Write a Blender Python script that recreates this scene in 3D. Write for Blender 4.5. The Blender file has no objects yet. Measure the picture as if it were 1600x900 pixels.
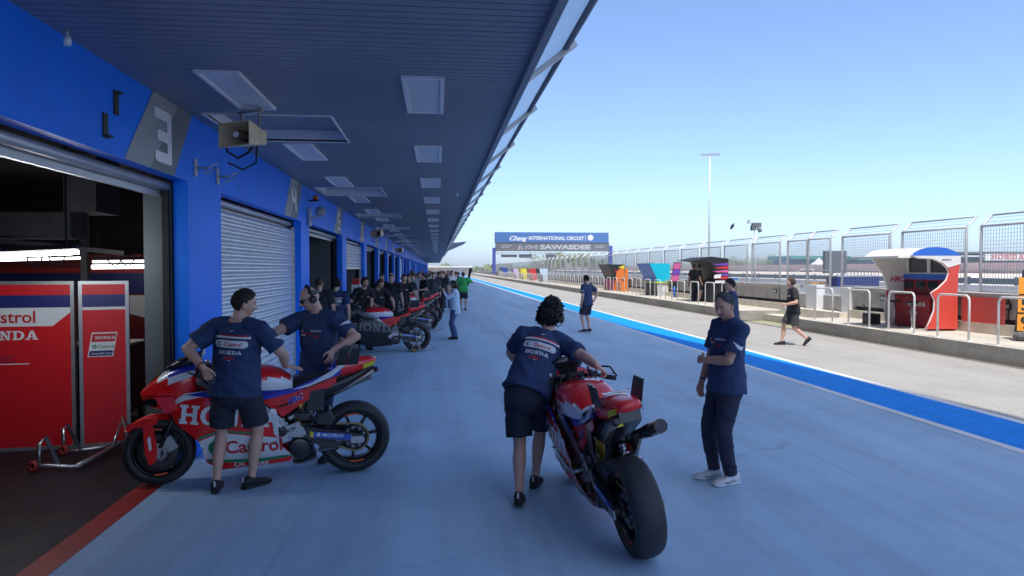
import bpy, math, random
from math import sin, cos, pi, radians, tan, sqrt, exp
from mathutils import Vector as V, Matrix, Quaternion, noise
from mathutils.bvhtree import BVHTree
random.seed(11)
SC = bpy.context.scene
COL = SC.collection

# ------------------------------------------------------------------ camera calibration (photo is 1600 x 900)
F_PX, H_CAM = 1100.0, 1.9
YAW, PITCH = math.atan(117/1100), math.atan(30/1100)
FW = V((sin(YAW)*cos(PITCH), cos(YAW)*cos(PITCH), -sin(PITCH)))
RT = V((cos(YAW), -sin(YAW), 0))
UP = RT.cross(FW)
CAM = V((0, 0, H_CAM))
def ray(u, v): return FW*F_PX + RT*(u-800) - UP*(v-450)
def gp(u, v, z=0.0):
    d = ray(u, v); return CAM + d*((z-H_CAM)/d.z)
def xp(u, v, x):
    d = ray(u, v); return CAM + d*(x/d.x)
def yp(u, v, y):
    d = ray(u, v); return CAM + d*(y/d.y)

# ------------------------------------------------------------------ materials
MATS = {}
def mat(name, col, rough=.6, metal=0., var=.12, scale=6., bump=0., bscale=60., coat=0., spec=.5, emit=None, estr=0.):
    if name in MATS: return MATS[name]
    m = bpy.data.materials.new(name); m.use_nodes = True
    nt = m.node_tree; N = nt.nodes; L = nt.links
    b = N['Principled BSDF']
    b.inputs['Roughness'].default_value = rough; b.inputs['Metallic'].default_value = metal
    b.inputs['Specular IOR Level'].default_value = spec
    b.inputs['Coat Weight'].default_value = coat
    c = (*col, 1)
    b.inputs['Base Color'].default_value = c
    m.diffuse_color = c
    if var > 0:
        tc = N.new('ShaderNodeTexCoord'); nz = N.new('ShaderNodeTexNoise'); nz.inputs['Scale'].default_value = scale
        nz.inputs['Detail'].default_value = 5; nz.inputs['Roughness'].default_value = .65
        mr = N.new('ShaderNodeMapRange'); mr.inputs['From Min'].default_value = .3; mr.inputs['From Max'].default_value = .7
        mr.inputs['To Min'].default_value = 1-var; mr.inputs['To Max'].default_value = 1+var
        mx = N.new('ShaderNodeMix'); mx.data_type = 'RGBA'; mx.blend_type = 'MULTIPLY'; mx.inputs[0].default_value = 1
        mx.inputs[6].default_value = c
        L.new(tc.outputs['Object'], nz.inputs['Vector']); L.new(nz.outputs['Fac'], mr.inputs['Value'])
        L.new(mr.outputs[0], mx.inputs[7]); L.new(mx.outputs[2], b.inputs['Base Color'])
    if bump > 0:
        tc2 = N.new('ShaderNodeTexCoord'); n2 = N.new('ShaderNodeTexNoise'); n2.inputs['Scale'].default_value = bscale; n2.inputs['Detail'].default_value = 4
        bp = N.new('ShaderNodeBump'); bp.inputs['Strength'].default_value = bump; bp.inputs['Distance'].default_value = .01
        L.new(tc2.outputs['Object'], n2.inputs['Vector']); L.new(n2.outputs['Fac'], bp.inputs['Height']); L.new(bp.outputs[0], b.inputs['Normal'])
    if emit:
        b.inputs['Emission Color'].default_value = (*emit, 1); b.inputs['Emission Strength'].default_value = estr
    MATS[name] = m
    return m

# ------------------------------------------------------------------ mesh collector
class MB:
    def __init__(s): s.v = []; s.f = []; s.m = []; s.s = []; s.cur = 0
    def add(s, vs, fs, mi=None, smooth=False):
        o = len(s.v); s.v += [tuple(p) for p in vs]
        for f in fs:
            s.f.append(tuple(i+o for i in f)); s.m.append(s.cur if mi is None else mi); s.s.append(smooth)
        return s
    def box(s, x0, x1, y0, y1, z0, z1, mi=None):
        vs = [(x, y, z) for x in (x0, x1) for y in (y0, y1) for z in (z0, z1)]
        return s.add(vs, [(0,1,3,2),(4,6,7,5),(0,4,5,1),(2,3,7,6),(0,2,6,4),(1,5,7,3)], mi)
    def obox(s, c, h, R=None, mi=None):
        R = R or Matrix.Identity(3); c = V(c)
        vs = [c + R @ V((sx*h[0], sy*h[1], sz*h[2])) for sx in (-1,1) for sy in (-1,1) for sz in (-1,1)]
        return s.add(vs, [(0,1,3,2),(4,6,7,5),(0,4,5,1),(2,3,7,6),(0,2,6,4),(1,5,7,3)], mi)
    def bar(s, p, q, w, h, mi=None, up=(0,0,1)):
        p, q = V(p), V(q); d = q-p; L = d.length
        if L < 1e-6: return s
        d /= L; u = V(up); r = d.cross(u)
        if r.length < 1e-3: r = d.cross(V((1,0,0)))
        r.normalize(); u = r.cross(d)
        R = Matrix((r, d, u)).transposed()
        return s.obox((p+q)/2, (w/2, L/2, h/2), R, mi)
    def tube(s, pts, r, seg=8, mi=None, cap=True, lat=None, smooth=True, rnd=False, closed=False):
        """loft of (elliptical) rings along a path; r = number | list of numbers | list of (r_lat, r_other)"""
        P = [V(p) for p in pts]; n = len(P)
        if not isinstance(r, (list, tuple)): r = [r]*n
        r = [(a, a) if not isinstance(a, (tuple, list)) else a for a in r]
        if rnd:   # rounded ends
            d0 = (P[0]-P[1]).normalized(); d1 = (P[-1]-P[-2]).normalized(); r0, r1 = r[0], r[-1]
            A = [(P[0]+d0*min(r0)*c, (r0[0]*k, r0[1]*k)) for c, k in ((.92,.38),(.7,.71),(.38,.92))]
            B = [(P[-1]+d1*min(r1)*c, (r1[0]*k, r1[1]*k)) for c, k in ((.38,.92),(.7,.71),(.92,.38))]
            P = [a[0] for a in A]+P+[b[0] for b in B]; r = [a[1] for a in A]+r+[b[1] for b in B]; n = len(P)
        T = []
        for i in range(n):
            a = P[(i-1) % n] if closed else P[max(i-1, 0)]; b = P[(i+1) % n] if closed else P[min(i+1, n-1)]
            t = (b-a); T.append(t.normalized() if t.length > 1e-9 else V((0,0,1)))
        l = V(lat) if lat is not None else (V((1,0,0)) if abs(T[0].x) < .8 else V((0,1,0)))
        vs = []
        for i in range(n):
            L_ = (V(lat) if lat is not None else l); L_ = L_ - T[i]*L_.dot(T[i])
            if L_.length < 1e-4: L_ = T[i].orthogonal()
            L_.normalize(); l = L_; O = T[i].cross(L_)
            for k in range(seg):
                a = 2*pi*k/seg
                vs.append(P[i] + L_*(cos(a)*r[i][0]) + O*(sin(a)*r[i][1]))
        fs = [(i*seg+k, i*seg+(k+1) % seg, ((i+1) % n)*seg+(k+1) % seg, ((i+1) % n)*seg+k) for i in range(n if closed else n-1) for k in range(seg)]
        s.add(vs, fs, mi, smooth)
        if cap and not closed:
            o = len(s.v)-len(vs)
            s.f.append(tuple(o+k for k in reversed(range(seg)))); s.m.append(s.cur if mi is None else mi); s.s.append(False)
            s.f.append(tuple(o+(n-1)*seg+k for k in range(seg))); s.m.append(s.cur if mi is None else mi); s.s.append(False)
        return s
    def rings(s, rows, mi=None, smooth=True, cap=True, fm=None):
        """rows: equal-length closed rings of points"""
        n = len(rows[0]); vs = [p for r in rows for p in r]
        fs = [(i*n+k, i*n+(k+1) % n, (i+1)*n+(k+1) % n, (i+1)*n+k) for i in range(len(rows)-1) for k in range(n)]
        if cap: fs += [tuple(reversed(range(n))), tuple((len(rows)-1)*n+k for k in range(n))]
        o = len(s.f); s.add(vs, fs, mi, smooth)
        if fm:
            for j, f in enumerate(fs):
                c = sum((V(vs[i]) for i in f), V())/len(f); s.m[o+j] = fm(c)
        return s
    def lathe(s, prof, c, axis, seg=32, mi=None, smooth=True, closed=False, fm=None):
        """prof: list of (radius, along)"""
        ax = V(axis).normalized(); a = ax.orthogonal().normalized(); b = ax.cross(a); c = V(c); n = len(prof)
        vs = [c + ax*h + (a*cos(2*pi*k/seg)+b*sin(2*pi*k/seg))*r for r, h in prof for k in range(seg)]
        fs = [(i*seg+k, i*seg+(k+1) % seg, ((i+1) % n)*seg+(k+1) % seg, ((i+1) % n)*seg+k) for i in range(n if closed else n-1) for k in range(seg)]
        o = len(s.f); s.add(vs, fs, mi, smooth)
        if fm:
            for j in range(len(fs)): s.m[o+j] = fm(j//seg)
        return s
    def prism(s, poly, f0, f1, mi=None):
        """poly 2-D outline; f0/f1 map (a,b) to the two faces"""
        n = len(poly); vs = [f0(*p) for p in poly]+[f1(*p) for p in poly]
        return s.add(vs, [tuple(range(n)), tuple(reversed(range(n, 2*n)))]+[(i, i+n, (i+1) % n+n, (i+1) % n) for i in range(n)], mi)
    def ball(s, c, r, seg=10, rings=7, mi=None, R=None):
        c = V(c); r = (r, r, r) if not isinstance(r, (tuple, list)) else r; R = R or Matrix.Identity(3)
        vs = []; fs = []
        for i in range(1, rings):
            t = pi*i/rings
            for k in range(seg):
                a = 2*pi*k/seg; vs.append(c+R @ V((r[0]*sin(t)*cos(a), r[1]*sin(t)*sin(a), r[2]*cos(t))))
        top = len(vs); vs.append(c+R @ V((0,0,r[2]))); vs.append(c-R @ V((0,0,r[2])))
        for i in range(rings-2):
            for k in range(seg): fs.append((i*seg+k, (i+1)*seg+k, (i+1)*seg+(k+1) % seg, i*seg+(k+1) % seg))
        for k in range(seg): fs.append((top, k, (k+1) % seg)); fs.append((top+1, (rings-2)*seg+(k+1) % seg, (rings-2)*seg+k))
        return s.add(vs, fs, mi, True)
    def xform(s, M):
        s.v = [tuple(M @ V(p)) for p in s.v]; return s
    def join(s, o, dm=0):
        k = len(s.v); s.v += o.v; s.f += [tuple(i+k for i in f) for f in o.f]; s.m += [m+dm for m in o.m]; s.s += o.s; return s
    def mesh(s, name, mats):
        me = bpy.data.meshes.new(name); me.from_pydata(s.v, [], s.f)
        for m in (mats if isinstance(mats, (list, tuple)) else [mats]): me.materials.append(m)
        me.polygons.foreach_set('material_index', s.m); me.polygons.foreach_set('use_smooth', s.s)
        me.update(); return me
    def build(s, name, mats, parent=None, label=None, bevel=0., M=None):
        import bmesh
        me = s.mesh(name, mats)
        bm = bmesh.new(); bm.from_mesh(me); bmesh.ops.recalc_face_normals(bm, faces=bm.faces); bm.to_mesh(me); bm.free()
        o = bpy.data.objects.new(name, me); COL.objects.link(o)
        if parent: o.parent = parent
        if label: o['label'] = label
        if bevel > 0:
            bv = o.modifiers.new('bevel', 'BEVEL'); bv.width = bevel; bv.segments = 2; bv.limit_method = 'ANGLE'; bv.angle_limit = radians(40)
        return o
    def bvh(s): return BVHTree.FromPolygons([V(p) for p in s.v], s.f)

def thing(name, label, cat, loc=(0,0,0), rz=0., group=None):
    o = bpy.data.objects.new(name, None); COL.objects.link(o); o.empty_display_size = .1
    o.location = loc; o.rotation_euler = (0, 0, rz); return tag(o, label, cat, group)
def tag(o, label, cat, group=None):
    o['label'] = label; o['category'] = cat
    if group: o['group'] = group
    return o
def structure(o): o['kind'] = 'structure'; return o
def stuff(o): o['kind'] = 'stuff'; return o
KIDS = {}
def kids(o): return [c for c in bpy.data.objects if c.parent == o]
def dup(root, loc=None, rz=None, label=None, swap=None, scale=None):
    """copy of a thing with copies of its parts and sub-parts; swap maps material names to other materials"""
    def cp(o, par):
        c = o.copy(); COL.objects.link(c); c.parent = par
        if swap and o.type == 'MESH':
            for i, sl in enumerate(o.material_slots):
                if sl.material and sl.material.name in swap:
                    c.material_slots[i].link = 'OBJECT'; c.material_slots[i].material = swap[sl.material.name]
        for ch in kids(o): cp(ch, c)
        return c
    r = cp(root, None)
    if loc is not None: r.location = loc
    if rz is not None: r.rotation_euler = (0, 0, rz)
    if label: r['label'] = label
    if scale: r.scale = (scale,)*3
    return r

# ------------------------------------------------------------------ lettering
def bisect_grid(vs, fs, step):
    """cut a flat (x,y) mesh along a grid so that it can follow a curved surface; returns verts, faces"""
    import bmesh
    bm = bmesh.new(); bv = [bm.verts.new((p[0], p[1], p[2] if len(p) > 2 else 0)) for p in vs]
    for f in fs:
        try: bm.faces.new([bv[i] for i in f])
        except ValueError: pass
    if step:
        for ax in (0, 1):
            lo = min(p[ax] for p in vs); hi = max(p[ax] for p in vs)
            k = math.floor(lo/step)+1
            while k*step < hi:
                co = [0,0,0]; no = [0,0,0]; co[ax] = k*step; no[ax] = 1
                bmesh.ops.bisect_plane(bm, geom=bm.verts[:]+bm.edges[:]+bm.faces[:], plane_co=co, plane_no=no, dist=1e-6); k += 1
    bm.verts.index_update()
    out = [tuple(v.co) for v in bm.verts], [tuple(v.index for v in f.verts) for f in bm.faces]
    bm.free(); return out
def text2d(t, bold=0.0, shear=0.0, space=1.0, wide=1.0):
    """flat lettering from Blender's built-in font, normalised to cap height 1"""
    cu = bpy.data.curves.new('lettering', 'FONT'); cu.body = t; cu.size = 1.37; cu.offset = bold; cu.shear = shear; cu.space_character = space
    cu.resolution_u = 3
    o = bpy.data.objects.new('lettering', cu); COL.objects.link(o)
    dg = bpy.context.evaluated_depsgraph_get(); me = bpy.data.meshes.new_from_object(o.evaluated_get(dg))
    vs = [(v.co.x*wide, v.co.y, 0) for v in me.vertices]; fs = [tuple(p.vertices) for p in me.polygons]
    bpy.data.objects.remove(o); bpy.data.curves.remove(cu); bpy.data.meshes.remove(me)
    if vs:
        x0 = min(v[0] for v in vs); vs = [(v[0]-x0, v[1], 0) for v in vs]
    return vs, fs
def slab2d(word, wide=1.25, shear=0.):
    """wide slab-serif capitals (H O N D A), cap height 1"""
    vs = []; fs = []; x = 0.; lay = [0]
    def poly(p):
        o = len(vs); lay[0] += 1
        for a, b in p: vs.append((x+a*wide+b*shear, b, lay[0] % 6*.0004))
        fs.append(tuple(range(o, o+len(p))))
    def rect(a, b, c, d): poly([(a,c),(b,c),(b,d),(a,d)])
    def ring(cx, rx, tx, half=False):
        n = 16
        for i in range(n):
            a0, a1 = (2*pi*i/n, 2*pi*(i+1)/n) if not half else (-pi/2+pi*i/n, -pi/2+pi*(i+1)/n)
            o = len(vs)
            for a, k in ((a0,1),(a1,1),(a1,0),(a0,0)):
                r1 = rx if k else rx-tx; r2 = .5 if k else .5-.17
                vs.append((x+(cx+cos(a)*r1)*wide+(.5+sin(a)*r2)*shear, .5+sin(a)*r2, 0))
            fs.append((o, o+1, o+2, o+3))
    for ch in word:
        if ch == 'H':
            for c in (.2, .75):
                rect(c-.11, c+.11, .14, .86); rect(c-.2, c+.2, 0, .15); rect(c-.2, c+.2, .85, 1)
            rect(.3, .65, .42, .58); w = .95
        elif ch == 'O': ring(.48, .47, .24); w = .96
        elif ch == 'N':
            rect(.14, .28, .14, .86); rect(0, .4, 0, .15); rect(.68, .82, .1, .86); rect(.56, .96, .85, 1); rect(0, .3, .85, 1)
            poly([(.1,1),(.36,1),(.82,0),(.6,0)]); w = .96
        elif ch == 'D':
            rect(.1, .33, .15, .85); rect(0, .45, 0, .155); rect(0, .45, .845, 1); ring(.45, .47, .24, True); w = .93
        elif ch == 'A':
            poly([(.4,1),(.6,1),(.28,.12),(.14,.12)]); poly([(.42,1),(.64,1),(.92,.12),(.66,.12)])
            rect(.0, .38, 0, .14); rect(.56, 1.02, 0, .14); rect(.3, .7, .28, .42); w = 1.02
        else: w = .4
        x += (w+.06)*wide
    return vs, fs
def width2d(m): return max(v[0] for v in m[0])
def place2d(mb, m2, o, ux, uy, h, mi, n=None, lift=.003, center=False):
    """lay flat lettering on a flat surface: o lower left, cap height h"""
    o, ux, uy = V(o), V(ux).normalized(), V(uy).normalized(); n = V(n) if n is not None else ux.cross(uy)
    if center: o = o - ux*(width2d(m2)*h/2)
    mb.add([o+ux*(v[0]*h)+uy*(v[1]*h)+n*(lift+v[2]*3*h) for v in m2[0]], m2[1], mi); return mb
def decal(mb, m2, o, ux, uy, h, mi, bvh, n, lift=.003, step=.03, center=False, reach=.6):
    """lay lettering on a curved surface by casting along -n"""
    o, ux, uy, n = V(o), V(ux).normalized(), V(uy).normalized(), V(n).normalized()
    if center: o = o - ux*(width2d(m2)*h/2)
    vs, fs = bisect_grid([(v[0]*h, v[1]*h, v[2]) for v in m2[0]], m2[1], step)
    out = []
    for v in vs:
        p = o+ux*v[0]+uy*v[1]; hit = bvh.ray_cast(p+n*reach, -n)
        if hit[0] is None: hit = bvh.find_nearest(p)
        out.append(hit[0]+n*(lift+v[2]))
    mb.add(out, fs, mi); return mb
def rect2d(w, h=1.): return [(0,0,0),(w,0,0),(w,h,0),(0,h,0)], [(0,1,2,3)]
def poly2d(p): return [(a, b, 0) for a, b in p], [tuple(range(len(p)))]
def pill2d(w, n=6):
    p = [(w-.5+.5*sin(pi*i/n), .5-.5*cos(pi*i/n)) for i in range(n+1)]+[(.5-.5*sin(pi*i/n), .5+.5*cos(pi*i/n)) for i in range(n+1)]
    return poly2d(p)
def disc2d(n=16, r=.5): return poly2d([(.5+r*cos(2*pi*i/n), .5+r*sin(2*pi*i/n)) for i in range(n)])
# ================================================================== world, sun, camera
SUN_EL, SUN_AZ = radians(67), radians(8)          # behind the camera, a little to the left
SUN_D = V((sin(SUN_AZ)*cos(SUN_EL), cos(SUN_AZ)*cos(SUN_EL), -sin(SUN_EL)))   # the way light travels
w = bpy.data.worlds.new('World'); SC.world = w; w.use_nodes = True
wn = w.node_tree.nodes; wl = w.node_tree.links
sky = wn.new('ShaderNodeTexSky'); sky.sky_type = 'NISHITA'; sky.sun_disc = False
sky.sun_elevation = SUN_EL; sky.sun_rotation = pi+SUN_AZ; sky.air_density = .6; sky.dust_density = 1.3; sky.ozone_density = 4.5; sky.altitude = 0
wl.new(sky.outputs[0], wn['Background'].inputs[0]); wn['Background'].inputs[1].default_value = .15
sl = bpy.data.lights.new('sun', 'SUN'); sl.energy = 2.1; sl.angle = radians(.5); sl.color = (1, .95, .86)
so = bpy.data.objects.new('sun', sl); COL.objects.link(so); so.rotation_euler = SUN_D.to_track_quat('-Z', 'Y').to_euler(); so.location = (-20, -60, 60)
cd = bpy.data.cameras.new('camera'); cam = bpy.data.objects.new('camera', cd); COL.objects.link(cam); SC.camera = cam
cd.sensor_width = 36; cd.lens = F_PX/1600*36; cd.clip_end = 6000; cd.clip_start = .05
cam.location = CAM; cam.rotation_euler = (pi/2-PITCH, 0, -YAW)
SC.view_settings.view_transform = 'Standard'; SC.view_settings.look = 'None'; SC.view_settings.exposure = 1.12; SC.view_settings.gamma = 1
SC.render.engine = 'CYCLES'
SC.cycles.max_bounces = 7; SC.cycles.diffuse_bounces = 4; SC.cycles.glossy_bounces = 3; SC.cycles.transparent_max_bounces = 12
SC.cycles.use_denoising = True; SC.cycles.sample_clamp_indirect = 6

# ================================================================== ground
def ground_mat(name, base, dark, speck=.12, sscale=40., rough=.7, streak=.1, tracks=False, cracks=0.):
    m = bpy.data.materials.new(name); m.use_nodes = True; N = m.node_tree.nodes; L = m.node_tree.links; b = N['Principled BSDF']
    tc = N.new('ShaderNodeTexCoord')
    def nz(scale, det, sx=1, sy=1):
        mp = N.new('ShaderNodeMapping'); mp.inputs['Scale'].default_value = (sx, sy, 1); n = N.new('ShaderNodeTexNoise')
        n.inputs['Scale'].default_value = scale; n.inputs['Detail'].default_value = det; n.inputs['Roughness'].default_value = .7
        L.new(tc.outputs['Object'], mp.inputs[0]); L.new(mp.outputs[0], n.inputs['Vector']); return n.outputs['Fac']
    def rng(s, a, b_, lo, hi):
        r = N.new('ShaderNodeMapRange'); r.inputs[1].default_value = a; r.inputs[2].default_value = b_; r.inputs[3].default_value = lo; r.inputs[4].default_value = hi
        L.new(s, r.inputs[0]); return r.outputs[0]
    def mixc(f, a, b_, mode='MIX'):
        x = N.new('ShaderNodeMix'); x.data_type = 'RGBA'; x.blend_type = mode
        if isinstance(f, float): x.inputs[0].default_value = f
        else: L.new(f, x.inputs[0])
        for i, s in ((6, a), (7, b_)):
            if isinstance(s, tuple): x.inputs[i].default_value = (*s, 1)
            else: L.new(s, x.inputs[i])
        return x.outputs[2]
    c = mixc(rng(nz(.55, 6), .35, .7, 0, 1), base, dark)
    c = mixc(1., c, rng(nz(sscale, 3), .3, .7, 1-speck, 1+speck), 'MULTIPLY')
    c = mixc(1., c, rng(nz(1.2, 4, 1, .06), .35, .7, 1+streak, 1-streak), 'MULTIPLY')
    c = mixc(1., c, rng(nz(3.5, 8, .5, 1.), .62, .75, 1, 1-streak*1.2), 'MULTIPLY')
    c = mixc(rng(nz(.9, 9), .60, .70, 0, .22), c, tuple(x*.55 for x in dark))
    c = mixc(rng(nz(7, 4), .70, .74, 0, .25), c, tuple(x*.5 for x in dark))
    if cracks:
        v = N.new('ShaderNodeTexVoronoi'); v.feature = 'DISTANCE_TO_EDGE'; v.inputs['Scale'].default_value = .33
        mp = N.new('ShaderNodeMapping'); L.new(tc.outputs['Object'], mp.inputs[0])
        wob = N.new('ShaderNodeTexNoise'); wob.inputs['Scale'].default_value = 1.6; wob.inputs['Detail'].default_value = 6
        ad = N.new('ShaderNodeVectorMath'); ad.operation = 'MULTIPLY_ADD'; ad.inputs[1].default_value = (1.3, 1.3, 0)
        L.new(tc.outputs['Object'], wob.inputs['Vector']); L.new(wob.outputs['Color'], ad.inputs[0]); L.new(mp.outputs[0], ad.inputs[2]); L.new(ad.outputs[0], v.inputs['Vector'])
        gate = rng(nz(.35, 2), .52, .6, 0, 1)
        ln = rng(v.outputs['Distance'], .0, .008, cracks, 0)
        mu = N.new('ShaderNodeMath'); mu.operation = 'MULTIPLY'; L.new(gate, mu.inputs[0]); L.new(ln, mu.inputs[1])
        c = mixc(mu.outputs[0], c, tuple(x*.35 for x in dark))
    if tracks:   # faint rubber marks along the lane
        c = mixc(rng(nz(2.2, 3, 1, .02), .6, .72, 0, .35), c, tuple(x*.45 for x in dark))
    L.new(c, b.inputs['Base Color'])
    L.new(rng(nz(4, 6), .3, .7, rough-.1, rough+.1), b.inputs['Roughness'])
    bp = N.new('ShaderNodeBump'); bp.inputs['Strength'].default_value = .25; bp.inputs['Distance'].default_value = .006
    L.new(nz(90, 4), bp.inputs['Height']); L.new(bp.outputs[0], b.inputs['Normal'])
    return m
def sheet(name, x0, x1, y0, y1, z, m, pts=None):
    b = MB(); p = pts or [(x0,y0),(x1,y0),(x1,y1),(x0,y1)]
    b.add([(a, c, z) for a, c in p], [tuple(range(len(p)))]); return structure(b.build(name, m))
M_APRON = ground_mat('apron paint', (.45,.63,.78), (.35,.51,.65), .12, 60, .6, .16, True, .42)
M_LANE = ground_mat('pit lane asphalt', (.40,.385,.355), (.33,.315,.29), .3, 30, .85, .07, True)
M_WHITE = mat('white road paint', (.78,.78,.76), .5, var=.12, scale=3)
M_BLUE = mat('blue road paint', (.005,.29,.88), .7, spec=.2, var=.14, scale=4)
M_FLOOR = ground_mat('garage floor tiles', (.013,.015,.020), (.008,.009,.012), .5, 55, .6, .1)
M_RED = mat('red line paint', (.42,.028,.022), .5, var=.3, scale=5)
M_CONC = ground_mat('grey kerb concrete', (.40,.385,.34), (.25,.245,.22), .14, 18, .85, .2)  # kerb side faces: darker, blotchier colour than the slab on top
M_CREAM = ground_mat('pale concrete slab', (.58,.54,.46), (.47,.44,.38), .1, 18, .85, .1)
YE = 190.
sheet('ground', -700, 900, -120, 2600, -.02, ground_mat('dry ground', (.42,.38,.29), (.26,.29,.15), .2, .5, .9, .1))
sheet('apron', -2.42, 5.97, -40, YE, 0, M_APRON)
sheet('pit_lane', 5.97, 11.2, -40, 900, 0, M_LANE)
sheet('apron_end', -2.42, 5.97, YE, 900, 0, M_LANE)
sheet('white_line', 5.97, 6.11, -40, 600, .004, M_WHITE)
sheet('blue_line', 6.11, 7.12, -40, 600, .004, M_BLUE)
sheet('white_line', 7.12, 7.27, -40, 600, .004, M_WHITE)
sheet('white_line', 10.93, 11.05, -40, 600, .004, M_WHITE)
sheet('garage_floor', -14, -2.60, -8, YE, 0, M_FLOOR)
sheet('drain_strip', -2.60, -2.42, -8, YE, -.004, mat('drain metal', (.16,.16,.17), .5, .6, var=.3, scale=8))
sheet('red_line', -2.60, -2.40, -8, 7.0, .004, M_RED)
sheet('race_track', 15.2, 30, -60, 1500, 0, ground_mat('track asphalt', (.24,.235,.23), (.19,.185,.18), .2, 20, .85, .1))

# ================================================================== pit building
WX = -2.43; DOOR_Z = 2.76; CEIL = 3.43; CX = .67
M_WALL = mat('blue wall paint', (.006,.21,.98), .5, spec=.35, var=.10, scale=1.3, bump=.06, bscale=120)
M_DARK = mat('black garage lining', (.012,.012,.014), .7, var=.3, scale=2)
M_GREY = mat('grey garage column', (.11,.13,.145), .55, var=.1, scale=2)
M_NUML = mat('light grey number panel', (.36,.39,.41), .5, var=.06)
M_NUMD = mat('dark grey number panel', (.18,.205,.23), .5, var=.06)
M_NUMW = mat('white numeral', (.90,.90,.90), .45, var=.04)
M_GALV = mat('galvanised slats', (.80,.81,.82), .30, .45, var=.12, scale=5)
M_SOFF = mat('dark grey soffit slats', (.25,.275,.32), .5, .0, var=.08, scale=.8)
M_GROOVE = mat('soffit groove', (.02,.022,.028), .8, var=0)
M_TRIM = mat('pale metal trim', (.52,.53,.54), .4, .5, var=.08)
M_DIFF = mat('frosted lamp cover', (.80,.81,.82), .35, var=.04)
building = thing('pit_building', 'long blue pit garage building with numbered doors under a slatted canopy', 'building', (0,0,0))
BAY = 5.53
doors = [(2.50, 7.23)] + [(8.29+BAY*i, 13.01+BAY*i) for i in range(31)]
b = MB()
y = -9.
for a, c in doors:
    b.box(WX-.14, WX, y, a, 0, DOOR_Z); y = c
b.box(WX-.14, WX, y, YE-2, 0, DOOR_Z)
b.box(WX-.14, WX, -9, YE-2, DOOR_Z, CEIL+.3)
b.build('facade', M_WALL, building)
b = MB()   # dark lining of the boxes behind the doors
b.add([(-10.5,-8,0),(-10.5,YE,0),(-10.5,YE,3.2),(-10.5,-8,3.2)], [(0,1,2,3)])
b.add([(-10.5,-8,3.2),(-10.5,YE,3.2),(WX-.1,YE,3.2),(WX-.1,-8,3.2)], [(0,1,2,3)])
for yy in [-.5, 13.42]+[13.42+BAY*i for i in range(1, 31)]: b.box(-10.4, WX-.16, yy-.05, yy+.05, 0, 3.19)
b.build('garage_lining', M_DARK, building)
for i, (a, c) in enumerate(doors[:14]):
    q = MB(); q.box(WX-.80 if i else WX-.42, WX-.302 if i else WX-.16, c-.14 if i else c-.002, c+.1, 0, DOOR_Z-.002)
    q.build('grey_column', M_GREY, building)
    q = MB(); q.tube([(WX-.2, a+.01, DOOR_Z-.06), (WX-.2, c-.01, DOOR_Z-.06)], .045, 10, 0); q.box(WX-.28, WX-.245, a+.002, c-.002, DOOR_Z-.16, DOOR_Z-.003)
    q.box(WX-.23, WX-.17, c-.05, c-.004, 0, DOOR_Z-.1, 1)
    q.build('shutter_roller', [M_TRIM, M_DARK], building)
def shutter(a, c, zb):
    q = MB(); n = int((DOOR_Z-.11-zb)/.098); pr = []
    for i in range(n):
        z = zb+i*.098
        for t in range(6): pr.append((WX-.165+.03*sin(pi*t/6)-.008*(t == 0), z+.098*t/6))
    pr.append((WX-.165, zb+n*.098))
    vs = [(x, yy, z) for x, z in pr for yy in (a+.03, c-.03)]
    q.add(vs, [(2*i, 2*i+1, 2*i+3, 2*i+2) for i in range(len(pr)-1)], 0, True)
    q.box(WX-.19, WX-.12, a+.03, c-.03, zb-.06, zb, 0)
    q.box(WX-.2, WX-.11, a+.001, a+.03, 0, DOOR_Z-.12, 1); q.box(WX-.2, WX-.11, c-.03, c-.001, 0, DOOR_Z-.12, 1)
    q.build('roller_shutter', [M_GALV, M_TRIM], building)
shutter(*doors[1], .06); shutter(*doors[3], 1.95)
for k in (8, 11, 14, 15, 19, 22): shutter(*doors[k], .06)
def seg_digit(mb, ch, o, h, mi):
    """rounded block numeral, on the wall plane (y to the right, z up); o = lower left"""
    t = .22; wd = .82
    S = {'a':(0,.8,wd,1),'g':(.12,.4,wd,.6),'d':(0,0,wd,.2),'f':(0,.5,t,.9),'b':(wd-t,.5,wd,.92),'e':(0,.1,t,.5),'c':(wd-t,.08,wd,.5)}
    on = {'0':'abcdef','1':'bc','2':'abged','3':'abgcd','4':'fgbc','5':'afgcd','6':'afgcde','7':'abc','8':'abcdefg','9':'abfgcd'}
    x = 0
    for c in ch:
        for j, s_ in enumerate(on[c]):
            y0, z0, y1, z1 = S[s_]; r = .07; pts = []
            for cy, cz, a0 in ((y1-r,z1-r,0),(y0+r,z1-r,90),(y0+r,z0+r,180),(y1-r,z0+r,270)):
                for k in range(4):
                    a = radians(a0+30*k); pts.append((cy+r*cos(a), cz+r*sin(a)))
            mb.add([(o[0]+.0006*j, o[1]+(x+p)*h, o[2]+q_*h) for p, q_ in pts], [tuple(range(len(pts)))], mi)
        x += wd+.16
P3 = [xp(u, v, WX) for u, v in ((241.5,149.5),(280,172.5),(237,264),(196.5,246),(300,190),(273,275))]
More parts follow.
